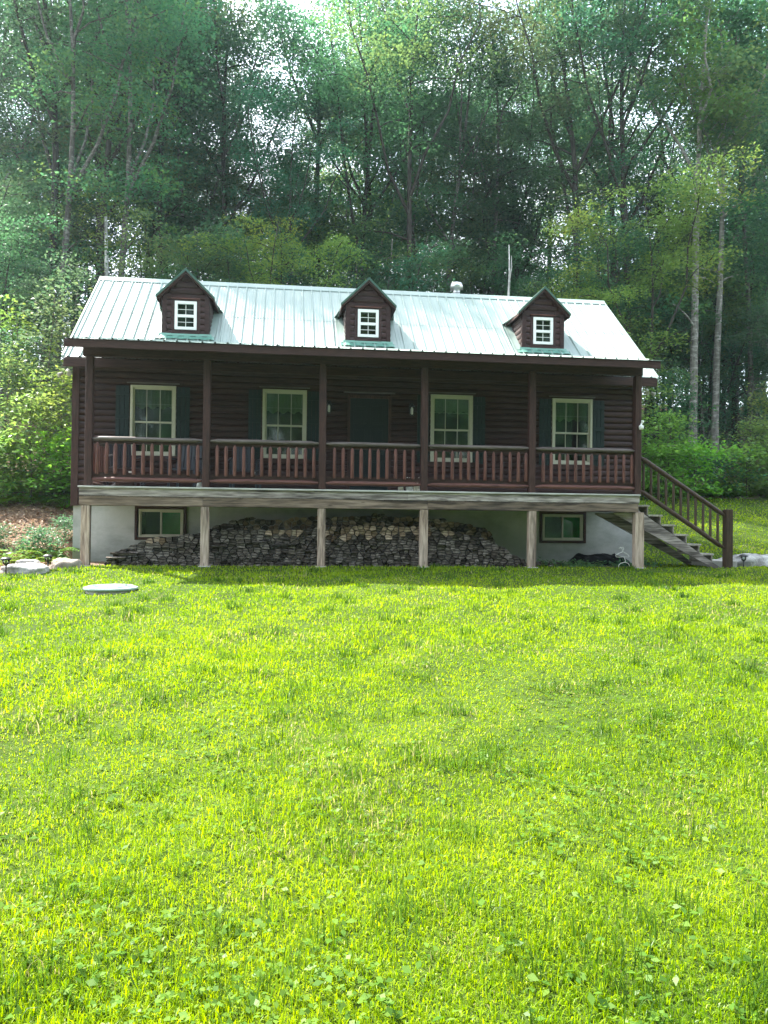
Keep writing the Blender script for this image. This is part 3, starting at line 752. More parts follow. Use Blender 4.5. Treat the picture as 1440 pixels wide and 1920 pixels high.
# wire garden ornament
b = MB(); zg = Hs(10.72, .02)
P = lambda a, z: (10.70 + a, .05, zg + z)
b.tube([P(-.13, 0), P(-.125, .06), P(-.09, .10), P(-.03, .115), P(.0, .125), P(.02, .15), P(.0, .20), P(-.02, .235)], .006, 6)
b.tube([P(.11, 0), P(.105, .06), P(.07, .105), P(.03, .115), P(.01, .13)], .006, 6)
b.tube([P(-.04, .34), P(-.15, .29), P(-.19, .265), P(-.185, .235), P(-.12, .228), P(.0, .235), P(.08, .228), P(.10, .25), P(.07, .28), P(.02, .305), P(-.04, .34), P(-.06, .40), P(-.09, .43), P(-.12, .40)], .006, 6)
b.tube([P(-.04, .34), P(-.02, .40), P(-.03, .435), P(-.075, .42)], .005, 6)
tag(b.build('wire_ornament', M['wire'], None, True), 'bent white wire ornament standing in the grass beside the right support post', 'ornament')
# black tarpaulin bundle
M['tarp'] = plain('black_tarpaulin', (.006, .006, .007), .65, .2, .1)
n1, n2 = 30, 20; vs = []
for j in range(n2):
    for i in range(n1):
        u, v = i / (n1 - 1), j / (n2 - 1); e = min(1, 6 * min(u, 1 - u)) ** .6 * min(1, 5 * min(v, 1 - v)) ** .6
        vs.append((9.98 + u * 1.35, .85 + v * .75, -1.56 + e * (.25 + .05 * math.sin(u * 9) * math.cos(v * 7) + .02 * math.sin(u * 31 + v * 17))))
b = MB(); b.add(vs, [(j * n1 + i, j * n1 + i + 1, (j + 1) * n1 + i + 1, (j + 1) * n1 + i) for j in range(n2 - 1) for i in range(n1 - 1)])
tag(b.build('tarpaulin', M['tarp'], None, True), 'black tarpaulin bundle under the right end of the porch', 'tarpaulin')

# ------------------------------------------------------------------ firewood: split logs packed like cells
def voronoi(pts, bounds):
    cells = []
    P = np.array(pts)
    for i, p in enumerate(P):
        poly = [np.array(c, float) for c in ((bounds[0], bounds[2]), (bounds[1], bounds[2]), (bounds[1], bounds[3]), (bounds[0], bounds[3]))]
        d = np.abs(P - p).max(1); nb = np.where((d < .4) & (d > 0))[0]
        nb = nb[np.argsort(((P[nb] - p) ** 2).sum(1))][:16]
        for j in nb:
            m = (P[j] + p) / 2; n = P[j] - p; out = []
            for k in range(len(poly)):
                a, c = poly[k], poly[(k + 1) % len(poly)]; da, dc = (a - m) @ n, (c - m) @ n
                if da <= 0: out.append(a)
                if da * dc < 0: out.append(a + (c - a) * da / (da - dc))
            poly = out
            if len(poly) < 3: break
        cells.append(poly)
    return cells
BAYS = [(.45, 2.22, 'leftmost bay'), (2.22, 4.45, 'second bay from the left'), (4.45, 6.46, 'middle bay'), (6.46, 8.75, 'fourth bay')]
def top_front(x):
    xs = [.42, .55, .95, 1.25, 1.7, 2.2, 2.6, 3.2, 4.0, 4.6, 5.2, 5.8, 6.3, 6.8, 7.15, 7.6, 8.0, 8.4, 8.75]
    zs = [.10, .24, .42, .54, .58, .64, .70, .70, .74, .78, .80, .82, .80, .77, .73, .64, .52, .34, .10]
    return float(np.interp(x, xs, zs))
def pile(y0, length, x0, x1, topf, seed, ph=.092, pw=.128):
    rg = random.Random(seed); pts = []; z = .03; r = 0
    while z < 1.2:
        x = x0 + (.5 if r % 2 else 0) * pw
        while x < x1:
            if z < topf(x): pts.append((x + rg.uniform(-.045, .045), z + rg.uniform(-.03, .03)))
            x += pw * rg.uniform(.75, 1.35)
        z += ph; r += 1
    allp = list(pts)
    x = x0 - .1
    while x < x1 + .1:   # outer ring that closes the top cells
        allp.append((x, topf(x) + .07)); allp.append((x, -.05)); x += .06
    allp += [(x0 - .09, k * .08) for k in range(12)] + [(x1 + .09, k * .08) for k in range(12)]
    cells = voronoi(allp, (x0 - .2, x1 + .2, -.08, 1.4))[:len(pts)]
    out = []
    for p, c in zip(pts, cells):
        if len(c) < 3: continue
        cen = sum(c) / len(c); poly = []
        for q in c:
            d = q - cen; L = np.linalg.norm(d); poly.append(cen + d * max(.3, (L - rg.uniform(.004, .013)) / L))
        area = .5 * abs(sum(poly[k][0] * poly[(k + 1) % len(poly)][1] - poly[(k + 1) % len(poly)][0] * poly[k][1] for k in range(len(poly))))
        if area < .0012: continue
        out.append((p, poly, area, y0 + rg.uniform(-.05, .05), length * rg.uniform(.9, 1.08)))
    return out
def log_mesh(poly, cen, L, mb=None, yo=0.0, mi=0, off=(0, 0)):
    n = len(poly); a = [(q[0] - cen[0] + off[0], q[1] - cen[1] + off[1]) for q in poly]
    mb = mb or MB(); k = random.uniform(.9, 1.0)
    vs = [(x, yo + random.uniform(-.006, .006), z) for x, z in a] + [(off[0] + (x - off[0]) * k, yo + L, off[1] + (z - off[1]) * k) for x, z in a]
    mb.add(vs, [tuple(range(n)), tuple(range(2 * n - 1, n - 1, -1))], mi)
    mb.add(vs, [(i, n + i, n + (i + 1) % n, (i + 1) % n) for i in range(n)], 2); return mb
FWM = [M['fw_grey'], M['fw_tan'], M['fw_bark']]
ZB = -1.52
front = pile(.40, .40, .44, 8.74, top_front, 3)
def is_tan(x, z):
    t = top_front(x); u = random.random()
    if 4.6 < x < 6.5: return u < (t - z < .22) * .75
    if 3.2 < x < 4.45: return u < (t - z < .12) * .8
    if 1.1 < x < 1.75: return u < (t - z < .10) * .7
    if 6.5 < x < 7.3: return u < (t - z < .09) * .7
    return False
def bay_of(x):
    for a, c, n in BAYS:
        if x < c: return n
    return BAYS[-1][2]
front.sort(key=lambda t: -t[2])
restmb = MB()
for k, (p, poly, area, y0, L) in enumerate(front):
    tan = is_tan(*p)
    if k < 292:
        cen = sum(poly) / len(poly)
        o = log_mesh(poly, cen, L, None, 0, 1 if tan else 0).build('firewood_log', FWM); o.location = (cen[0], y0, ZB + cen[1])
        bn = bay_of(p[0])
        tag(o, ('fresh tan split log on the woodpile, ' if tan else 'weathered grey split log in the woodpile, ') + bn + ' under the porch', 'firewood', ('tan' if tan else 'grey') + ' firewood in the ' + bn)
    else:
        cen = sum(poly) / len(poly); log_mesh(poly, cen, L, restmb, y0, 1 if tan else 0, (cen[0], ZB + cen[1]))
def top_back(x):
    return float(np.interp(x, [1.9, 2.3, 3.0, 3.6, 4.2, 4.9, 5.7, 6.3, 7.0, 7.6, 8.1, 8.3], [.4, .76, .96, .93, .97, 1.0, 1.05, 1.02, .98, .88, .74, .4]))
for (p, poly, area, y0, L) in pile(.95, .42, 1.9, 8.3, top_back, 5):
    cen = sum(poly) / len(poly)
    if cen[1] > .3: log_mesh(poly, cen, L, restmb, y0, 1 if (cen[1] > .55 and p[0] > 3 and random.random() < .55) else 0, (cen[0], ZB + cen[1]))
# stacked sideways logs and scraps that have slid down
def side_log(x, y, z, L, r, rz):
    n = 5; ang = [random.uniform(0, 1) + q * 2 * math.pi / n for q in range(n)]
    sec = [(math.cos(t) * r * random.uniform(.7, 1.1), math.sin(t) * r * random.uniform(.6, .9)) for t in ang]; c, s = math.cos(rz), math.sin(rz)
    vs = [(x + c * dx - s * a, y + s * dx + c * a, z + q) for dx in (-L / 2, L / 2) for a, q in sec]
    restmb.add(vs, [(i, n + i, n + (i + 1) % n, (i + 1) % n) for i in range(n)], 2 if random.random() < .3 else 0); restmb.add(vs, [tuple(range(n - 1, -1, -1)), tuple(range(n, 2 * n))], 0)
for i in range(16):
    x = random.choice([random.uniform(.5, .9), random.uniform(2.5, 4.4), random.uniform(3.2, 4.3)]); zt = top_front(x)
    side_log(x, .37 + random.uniform(-.04, .03), ZB + random.uniform(.05, max(.1, zt - .05)), random.uniform(.25, .42), random.uniform(.025, .045), random.uniform(-.12, .12))
for i in range(46):
    x = random.uniform(8.85, 9.4); side_log(x, random.uniform(.25, .6), ZB + .02 + random.uniform(0, .09), random.uniform(.06, .22), random.uniform(.012, .03), random.uniform(0, 3))
tag(restmb.build('firewood_pile', FWM), kind='stuff')

# ------------------------------------------------------------------ stones, lid, path lights
def stone(name, x, y, sx, sy, sz, mat, label, seed, rz=0):
    rg = random.Random(seed); from mathutils import noise
    b = MB(); nu, nv = 40, 22; vs = []
    for j in range(nv):
        ph = math.pi * (j / (nv - 1) - .5)
        for i in range(nu):
            th = 2 * math.pi * i / nu; d = Vector((math.cos(ph) * math.cos(th), math.cos(ph) * math.sin(th), math.sin(ph)))
            e = .78; d2 = Vector([math.copysign(abs(c) ** e, c) for c in d]); d2 = d2 * .9
            r = 1 + .22 * noise.noise(d * 1.7 + Vector((seed, 0, 0))) + .10 * noise.noise(d * 5 + Vector((0, seed, 0))) + .05 * noise.noise(d * 13)
            vs.append((d2.x * sx * r, d2.y * sy * r, d2.z * sz * r))
    b.add(vs, [(j * nu + i, j * nu + (i + 1) % nu, (j + 1) * nu + (i + 1) % nu, (j + 1) * nu + i) for j in range(nv - 1) for i in range(nu)])
    o = b.build(name, mat, None, True); o.location = (x, y, Hs(x, y)); o.rotation_euler.z = rz; return tag(o, label, 'rock')
stone('rock', -.62, -1.05, .46, .32, .16, M['rock_grey'], 'flat pale grey rock between the two path lights at the lawn edge', 3)
stone('rock', -.13, -.22, .32, .26, .19, M['rock_brown'], 'rounded brown rock against the left corner of the foundation', 9, .2)
stone('rock', -.95, .2, .24, .2, .14, M['rock_grey'], 'small grey rock in the weeds behind the pale rock', 14)
stone('rock', 14.1, .95, .85, .5, .27, M['rock_grey'], 'broad pale grey rock in the lawn right of the staircase', 21, .1)
lid = empty('septic_lid', (1.3, -3.2, Hs(1.3, -3.2) - .06), 'round pale green plastic lid on a riser in the lawn', 'lid')
b = MB(); b.lathe([(.345, 0), (.36, -.1), (.345, .095), (.34, .1)], n=36); b.lathe([(.345, -.1), (.345, .098)], n=36); b.build('riser', M['concrete'], lid, True)
M['lid'] = plain('pale_green_plastic', (.30, .40, .36), .55, .4, .18, 7)
b = MB(); b.lathe([(.375, .10), (.385, .115), (.38, .135), (.33, .142), (.32, .155), (.30, .155), (.29, .146), (.18, .15), (.16, .163), (.14, .163), (.12, .152), (.01, .154)], n=40)
for q in range(8):
    th = q * math.pi / 4; b.box(.2, .27, -.012, .012, .146, .16); 
    for i in range(-8, 0):
        x, y, z = b.v[i]; b.v[i] = (x * math.cos(th) - y * math.sin(th), x * math.sin(th) + y * math.cos(th), z)
b.build('cover', M['lid'], lid)
def path_light(x, y, label):
    r = empty('path_light', (x, y, Hs(x, y)), label, 'path light', 'solar lights along the lawn edge')
    b = MB(); b.lathe([(.012, -.05), (.012, .15)], n=8); b.lathe([(.02, .13), (.03, .15), (.03, .155), (.012, .158)], n=12); b.build('stake', M['black'], r, True)
    b = MB(); b.lathe([(.045, .157), (.055, .235)], n=14); b.build('lens', M['glass'], r, True)
    b = MB(); b.lathe([(.085, .232), (.09, .24), (.08, .255), (.045, .272), (.02, .276)], n=18); b.lathe([(.03, .2765), (.03, .279), (.001, .28)], n=12)
    for q in range(4): th = q * math.pi / 2 + .4; b.tube([(.045 * math.cos(th), .045 * math.sin(th), .155), (.058 * math.cos(th), .058 * math.sin(th), .235)], .005, 5)
    b.build('cap', M['black'], r)
path_light(-.78, -1.42, 'black path light at the left edge, left of the pale rock')
path_light(-.33, -.68, 'black path light standing between the pale rock and the brown rock')
path_light(13.3, .05, 'black path light at the foot of the staircase post')

# ------------------------------------------------------------------ foliage tools
def rot_frames(n, rg, tilt):
    """random leaf frames: long axis, cross axis, roughly horizontal, tilted by `tilt`"""
    th = rg.uniform(0, 2 * np.pi, n); nz = np.stack([rg.normal(0, tilt, n), rg.normal(0, tilt, n), np.ones(n)], 1)
    nz /= np.linalg.norm(nz, axis=1)[:, None]
    a = np.stack([np.cos(th), np.sin(th), np.zeros(n)], 1); a -= nz * (a * nz).sum(1)[:, None]; a /= np.linalg.norm(a, axis=1)[:, None]
    return a, np.cross(nz, a), nz
def leaves(C, size, rg, tilt=.5, aspect=.62):
    n = len(C); a, b, nz = rot_frames(n, rg, tilt); L = size * rg.uniform(.6, 1.25, n)[:, None]; W = L * aspect
    C = np.asarray(C)
    V = np.stack([C - a * L * .5, C - b * W * .5 + nz * L * .06, C + a * L * .55 - nz * L * .08, C + b * W * .5 + nz * L * .06], 1).reshape(-1, 3)
    return V, np.arange(4 * n).reshape(-1, 4)
def cluster_pts(cen, r, n, rg, flat=.16, droop=.28):
    rho = np.sqrt(rg.uniform(0, 1, n)) ** .9; th = rg.uniform(0, 2 * np.pi, n); k = 1 + .3 * np.sin(3 * th + rg.uniform(0, 6)) + .15 * np.sin(7 * th)
    return np.stack([cen[0] + r * k * rho * np.cos(th), cen[1] + r * k * rho * np.sin(th), cen[2] + rg.normal(0, flat * r, n) - droop * r * rho ** 2], 1)
def tree_meshes(nm, seed, height, base, radius, r0, nlimb, leaf, per, bark_m, leaf_m, lean=(0, 0), fork=False, top=.35, wob=.25, crown_shape=1.0, sparse=1.0, lower=0):
    rg = np.random.default_rng(seed); rd = random.Random(seed); T = MB()
    K = 9; tp = []
    ph1, ph2 = rd.uniform(0, 6), rd.uniform(0, 6)
    for i in range(K):
        t = i / (K - 1); tp.append(Vector((lean[0] * t * height + wob * math.sin(t * 4 + ph1) * t, lean[1] * t * height + wob * math.cos(t * 3.4 + ph2) * t, t * height * .97 - (.3 if i == 0 else 0))))
    rr = [max(.015, r0 * (1 - (i / (K - 1))) ** .75 * (1.0 if i else 1.25)) for i in range(K)]
    T.tube(tp, rr, 8, jit=.06)
    def at(t):
        f = max(0, min(.999, t)) * (K - 1); i = int(f); return tp[i].lerp(tp[i + 1], f - i), rr[i] + (rr[i + 1] - rr[i]) * (f - i)
    pts = []; az = rd.uniform(0, 6)
    ts = [base + (1 - base) * ((k + .5) / nlimb) ** 1.05 for k in range(nlimb)] + [base * rd.uniform(.25, .9) for _ in range(lower)]
    for k, t in enumerate(ts):
        az += 2.4 + rd.uniform(-.5, .5); p, r = at(t); u = max(0, (t - base) / (1 - base))
        env = (math.sin(math.pi * min(1, .22 + .75 * u)) ** crown_shape) if k < nlimb else .45
        L = radius * max(.22, env) * rd.uniform(.65, 1.15); up = .15 + .75 * u + rd.uniform(-.15, .15)
        d = Vector((math.cos(az), math.sin(az), up)); d.normalize(); q = [p]
        for s in (1, 2, 3): q.append(p + d * (L * s / 3) + Vector((rd.uniform(-.12, .12) * L, rd.uniform(-.12, .12) * L, -.10 * L * (s / 3) ** 2 * (1.2 - up))))
        T.tube(q, [r * .36, r * .24, r * .13, .008], 5, cap=False)
        nc = max(2, int(L * 1.5))
        for c in range(nc):
            s = .32 + .72 * (c + rd.uniform(0, 1)) / nc; f = min(2.99, s * 3); i = int(f); cen = q[i].lerp(q[i + 1], f - i)
            off = Vector((rd.gauss(0, .30), rd.gauss(0, .30), rd.gauss(0, .10))) * (L * .38); cen = cen + off
            if height < 14 and rd.random() < .5: T.tube([q[i].lerp(q[i + 1], f - i), cen], [.02, .008], 4, cap=False)
            rad = rd.uniform(.5, 1.1) * (.58 + .13 * radius)
            pts.append(cluster_pts(cen, rad, int(per * rad * rad * sparse * rd.uniform(.6, 1.3)) + 4, rg))
    tipc, _ = at(.985)
    for c in range(4): pts.append(cluster_pts(tipc + Vector((rd.gauss(0, .4), rd.gauss(0, .4), rd.gauss(.1, .4))), .7, int(per * .5), rg))
    Vv, F = leaves(np.concatenate(pts), leaf, rg)
    tm = T.mesh(nm + '_trunk', M[bark_m], True); cm = np_mesh(nm + '_crown', Vv, F, mats=[M[leaf_m]])
    return tm, cm
def decid_meshes(nm, seed, height, base, radius, r0, nlead, nlimb, leaf, per, bark_m, leaf_m, lean=(0, 0), wob=.35, lower=4, crad=(.75, 1.45)):
    """broadleaf tree: wandering trunk, a few ascending leaders, limbs that carry flat leafy layers"""
    rg = np.random.default_rng(seed); rd = random.Random(seed); T = MB(); K = 10
    ph1, ph2 = rd.uniform(0, 6), rd.uniform(0, 6); tp = []
    for i in range(K):
        t = i / (K - 1); tp.append(Vector((lean[0] * t * height + wob * math.sin(t * 5 + ph1) * t * 1.6, lean[1] * t * height + wob * math.cos(t * 4 + ph2) * t * 1.6, t * height * .93 - (.3 if i == 0 else 0))))
    rr = [max(.02, r0 * (1 - (i / (K - 1))) ** .7 * (1.0 if i else 1.3)) for i in range(K)]
    T.tube(tp, rr, 9, jit=.06); axes = [(tp, rr, 1.0, base)]
    az = rd.uniform(0, 6)
    for k in range(nlead):
        t = base + (.72 - base) * (k + rd.random()) / nlead; f = t * (K - 1); i = int(f); p0 = tp[i].lerp(tp[i + 1], f - i); r1 = rr[i] * .55
        az += 2.1 + rd.uniform(-.6, .6); up = rd.uniform(2.1, 4.2); d = Vector((math.cos(az), math.sin(az), up)).normalized(); L = min((height * rd.uniform(.8, .99) - p0.z) / d.z, radius * 2.6)
        q = [p0]
        for s in range(1, 6): q.append(p0 + d * (L * s / 5) + Vector((math.cos(az), math.sin(az), 0)) * (.10 * L * math.sin(s / 5 * 2.6)) + Vector((rd.uniform(-.25, .25), rd.uniform(-.25, .25), 0)))
        q_r = [r1 * (1 - s / 5) ** .8 + .012 for s in range(6)]; T.tube(q, q_r, 6, cap=False); axes.append((q, q_r, L / height * 1.4, .2))
    pts = []; wts = [a[2] for a in axes]
    for k in range(nlimb + lower):
        if k < nlimb: A = rd.choices(axes, wts)[0]; t = A[3] + (1 - A[3]) * rd.random() ** .85
        else: A = axes[0]; t = base * rd.uniform(.3, 1.0)
        n = len(A[0]) - 1; f = min(t, .999) * n; i = int(f); p0 = A[0][i].lerp(A[0][i + 1], f - i); r = A[1][i]
        az = rd.uniform(0, 6.28); L = radius * rd.uniform(.3, .75) * (1 if k < nlimb else .8); up = rd.uniform(-.05, .65); d = Vector((math.cos(az), math.sin(az), up)).normalized()
        q = [p0, p0 + d * L * .35 + Vector((0, 0, .05 * L)), p0 + d * L * .7 + Vector((rd.uniform(-.1, .1) * L, rd.uniform(-.1, .1) * L, .04 * L)), p0 + d * L + Vector((0, 0, -.06 * L))]
        T.tube(q, [min(r * .5, .06), min(r * .35, .04), .02, .008], 5, cap=False)
        for c in range(2 if k < nlimb else 1):
            s = rd.uniform(1.5, 3) if c == 0 else rd.uniform(.9, 2.2); i = min(2, int(s)); cen = q[i].lerp(q[i + 1], s - i) + Vector((rd.gauss(0, .25), rd.gauss(0, .25), rd.gauss(0, .15)))
            rad = rd.uniform(*crad); pts.append(cluster_pts(cen, rad, int(per * rad * rad * rd.uniform(.7, 1.25)) + 4, rg, .17, .34))
    Vv, F = leaves(np.concatenate(pts), leaf, rg, .55)
    return T.mesh(nm + '_trunk', M[bark_m], True), np_mesh(nm + '_crown', Vv, F, mats=[M[leaf_m]])
PROTO = {}
def proto(key, *a, **k): PROTO[key] = tree_meshes(key, *a, **k)
def proto2(key, *a, **k): PROTO[key] = decid_meshes(key, *a, **k)
proto2('tall_a', 1, 26, .30, 4.6, .19, 4, 48, .155, 140, 'bark', 'leaf')
proto2('tall_b', 2, 27, .40, 5.0, .20, 5, 50, .155, 140, 'bark', 'leaf', wob=.5)
proto2('tall_c', 3, 24, .24, 4.0, .15, 3, 46, .155, 140, 'bark_grey', 'leaf_dark', lean=(.02, 0), lower=6)
proto2('tall_d', 4, 27, .45, 5.2, .20, 5, 46, .155, 140, 'bark', 'leaf_dark', lower=7)
proto2('tall_e', 5, 25, .34, 4.4, .16, 4, 48, .155, 140, 'bark_grey', 'leaf', wob=.6, lower=6)
proto2('mid_a', 11, 11, .16, 3.0, .08, 3, 40, .125, 210, 'bark', 'leaf', crad=(.55, 1.05), wob=.2)
proto2('mid_b', 12, 9, .14, 2.8, .07, 3, 36, .125, 210, 'bark_grey', 'leaf_dark', crad=(.5, 1.0), wob=.2)
proto2('mid_c', 13, 12, .18, 3.1, .085, 3, 42, .125, 210, 'bark', 'leaf_light', crad=(.55, 1.1), wob=.2)
proto('sap_a', 21, 4.6, .08, 1.5, .035, 24, .15, 85, 'twig', 'leaf_light', wob=.1)
proto('sap_b', 22, 3.4, .08, 1.4, .03, 20, .15, 85, 'twig', 'leaf_light', wob=.1)
proto('sap_c', 23, 5.6, .06, 1.6, .04, 30, .15, 85, 'twig', 'leaf', wob=.15)
proto('bush_a', 31, 1.7, .05, 1.1, .02, 18, .135, 110, 'twig', 'leaf_light', wob=.05)
proto('bush_b', 32, 1.3, .05, 1.0, .02, 16, .125, 110, 'twig', 'leaf', wob=.05)
def plant(key, name, x, y, label, cat, group=None, s=1.0, rz=None, sz=None, leafmat=None, dz=0.0):
    tm, cm = PROTO[key]; r = empty(name, (x, y, Hs(x, y) + dz), label, cat, group)
    r.rotation_euler.z = random.uniform(0, 6.28) if rz is None else rz; r.scale = (s, s, s * (sz or 1))
    link('trunk' if cat == 'tree' else 'stem', tm, r); c = link('crown' if cat == 'tree' else 'foliage', cm, r)
    if leafmat: c.material_slots[0].link = 'OBJECT'; c.material_slots[0].material = M[leafmat]
    return r
# ------------------------------------------------------------------ the forest
G = 'forest trees behind the cabin'
HERO = [  # key, x, y, scale, label
    ('tall_e', -4.95, 15.5, .95, 'grey trunked leaning tree in the woods nearest the left edge'),
    ('tall_b', -6.6, 19.5, 1.0, 'tall forest tree at the far left, behind the leaning grey one'),
    ('tall_d', -4.6, 20.5, .98, 'dark straight tree just left of the white birch trunk'),
    ('tall_a', -2.33, 23.5, 1.0, 'dark tree rising behind the left dormer'),
    ('tall_c', -1.7, 25.0, 1.08, 'grey tree close behind the dark one above the left dormer'),
    ('tall_b', .7, 24.0, .9, 'tall tree right of the left dormer'),
    ('tall_d', 4.0, 20.0, .62, 'tall dark tree midway between the left and middle dormers'),
    ('tall_a', 9.45, 20.0, .98, 'thick dark trunked tree above the roof just right of the middle dormer'),
    ('tall_e', 12.0, 23.0, 1.0, 'tall tree directly above the flue pipe'),
    ('tall_c', 14.6, 24.5, 1.02, 'grey tree beside the bare white snag'),
    ('tall_b', 16.6, 19.0, .98, 'pale trunked tall tree above the right dormer'),
    ('tall_d', 19.1, 18.4, .98, 'dark tree above the right end of the roof'),
    ('tall_a', 26.7, 22.0, 1.02, 'thick dark tree right of the two grey trunks'),
    ('tall_e', -3.0, 16.3, .98, 'leafy tall tree between the white birch and the left dormer'),
    ('tall_c', 24.9, 18.2, .92, 'tall dark leaved tree at the right edge'),
]
taken = []
for k, x, y, s, lab in HERO:
    plant(k, 'forest_tree', x, y, lab, 'tree', G, s); taken.append((x, y))
# two grey trunks in front of the woods on the right
def hero_tree(x, y, key, lean, r0, label, seed, bark_m, base, leafm='leaf'):
    tm, cm = decid_meshes(key, seed, 25, base, 4.2, r0, 4, 40, .20, 100, bark_m, leafm, lean=lean, wob=.12, lower=3)
    r = empty('forest_tree', (x, y, Hs(x, y)), label, 'tree', G); link('trunk', tm, r); link('crown', cm, r); taken.append((x, y))
hero_tree(21.5, 17.0, 'grey_left', (.022, 0), .20, 'left one of two bare grey trunks right of the cabin', 61, 'bark_pale', .52)
hero_tree(22.8, 17.4, 'grey_right', (.02, .01), .17, 'right one of two bare grey trunks right of the cabin', 62, 'bark_pale', .54)
hero_tree(5.3, 27.0, 'forked', (.0, .0), .24, 'open crowned tree standing out against the bright sky above the roof', 63, 'bark', .62, 'leaf_dark')
# white birch and a dead snag behind the roof
b = MB(); b.tube([(0, 0, -.2), (.03, 0, 2), (-.06, 0, 4.2), (-.12, .02, 6.0), (-.2, 0, 9)], [.13, .115, .10, .09, .05], 9, jit=.04)
r = empty('birch_tree', (-3.35, 17.0, Hs(-3.35, 17)), 'white birch trunk behind the left end of the roof ridge', 'tree')
b.build('trunk', M['bark_birch'], r, True)
rg = np.random.default_rng(70); Vv, F = leaves(np.concatenate([cluster_pts((rg.normal(-.2, 1), rg.normal(0, 1), rg.uniform(6.5, 10)), .9, 70, rg) for _ in range(22)]), .13, rg)
link('crown', np_mesh('birch_crown', Vv, F, mats=[M['leaf_light']]), r)
b = MB(); b.tube([(0, 0, -.2), (.05, 0, 1.5), (-.03, 0, 3.0), (.06, 0, 3.9), (.02, 0, 4.45)], [.09, .075, .065, .05, .02], 8, jit=.08); b.tube([(.05, 0, 3.7), (.16, 0, 4.05), (.14, 0, 4.25)], [.03, .02, .008], 6)
r = empty('dead_snag', (12.25, 14.0, Hs(12.25, 14.0)), 'bare white dead snag behind the ridge right of the flue pipe', 'tree'); b.build('trunk', M['bark_birch'], r, True); r.scale = (.85, .85, 2.1)

ZONES = [(-9, 'behind the left end of the roof'), (-1.5, 'behind the left dormer'), (3, 'between the left and middle dormers'), (8, 'behind the middle dormer'), (12.5, 'behind the flue pipe'), (17, 'behind the right dormer'), (22, 'right of the roof'), (28, 'behind the two grey trunks'), (60, 'at the right edge')]
def zone(x, y):
    D = y + 14.85; a = (x - 3.87) / D   # bearing from the lawn
    for lim, n in ((-.29, 'left of the roof'), (-.20, 'behind the left end of the roof'), (-.11, 'behind the left dormer'), (.02, 'between the left and middle dormers'), (.13, 'behind the middle dormer'), (.24, 'behind the flue pipe'), (.37, 'behind the right dormer'), (.47, 'right of the roof'), (.58, 'behind the two grey trunks')):
        if a < lim: return n
    return 'at the right edge of the woods'
rd = random.Random(5)
keys = ['tall_a', 'tall_b', 'tall_c', 'tall_d', 'tall_e']
n = 0; tries = 0
while n < 52 and tries < 6000:
    tries += 1; y = 22.5 + 24 * rd.random() ** 1.25; D = y + 14.85
    x = rd.uniform(3.87 - .44 * D, 3.87 + .70 * D)
    if min((x - a) ** 2 + (y - c) ** 2 for a, c in taken) < 2.5 ** 2: continue
    if -.05 < (x - 3.87) / D < .06 and rd.random() < .72: continue      # thinner woods where the sky opens
    if .50 < (x - 3.87) / D < .58 and rd.random() < .75: continue
    taken.append((x, y)); n += 1
    o = plant(rd.choice(keys), 'forest_tree', x, y, 'leafy tree in the rear rows of the woods ' + zone(x, y), 'tree', 'rear forest trees ' + zone(x, y), rd.uniform(.82, 1.08) * (.58 if -.06 < (x - 3.87) / D < .05 or .5 < (x - 3.87) / D < .57 else 1))
for i, (k, x, y, s, lab) in enumerate([
    ('mid_c', 3.3, 13.6, .82, 'bright green young maple above the roof left of the middle dormer'),
    ('mid_a', .6, 14.5, .85, 'young maple behind the ridge just right of the left dormer'),
    ('mid_b', -3.4, 12.6, .75, 'dark young maple behind the left end of the ridge'),
    ('mid_a', 6.2, 15.2, .80, 'young maple directly behind the middle dormer'),
    ('mid_b', 10.2, 15.0, .72, 'young maple left of the flue pipe'),
    ('mid_c', 16.4, 14.8, .72, 'yellow green young maple behind the right dormer'),
    ('mid_c', 18.2, 14.6, 1.05, 'yellowish maple above the right end of the ridge'),
    ('mid_b', 25.2, 15.6, .9, 'young maple at the right edge behind the bushes'),
    ('mid_a', -6.0, 13.2, .8, 'young maple at the left edge above the bushes'),
    ('mid_a', 23.8, 19.5, 1.0, 'young maple behind the two grey trunks'),
    ('mid_b', 13.4, 16.4, .9, 'dark young maple right of the white snag'),
]): plant(k, 'young_maple', x, y, lab, 'tree', 'young maples at the forest edge', s)
n = 0; tries = 0
while n < 66 and tries < 3000:
    tries += 1; y = rd.uniform(16.5, 38); D = y + 14.85; x = rd.uniform(3.87 - .42 * D, 3.87 + .70 * D)
    if rd.random() < .3: x = 3.87 + (.42 + .26 * rd.random()) * D if rd.random() < .6 else 3.87 - (.25 + .15 * rd.random()) * D
    if min((x - a) ** 2 + (y - c) ** 2 for a, c in taken) < 1.5 ** 2 or (13 < x < 17 and y < 21) or (18.5 < x < 25 and y < 19): continue
    taken.append((x, y)); n += 1
    plant(rd.choice(['mid_a', 'mid_b', 'mid_a']), 'understory_tree', x, y, 'low understory tree among the trunks ' + zone(x, y), 'tree', 'understory trees ' + zone(x, y), rd.uniform(.75, 1.35) * (1.15 if y > 25 else 1))
for i in range(16):
    y = 24 + 17 * rd.random(); D = y + 14.9; x = 3.87 + (.44 + .26 * rd.random()) * D
    plant(rd.choice(['mid_a', 'mid_b']), 'understory_tree', x, y, 'low understory tree among the trunks ' + zone(x, y), 'tree', 'understory trees ' + zone(x, y), rd.uniform(1.0, 1.4))
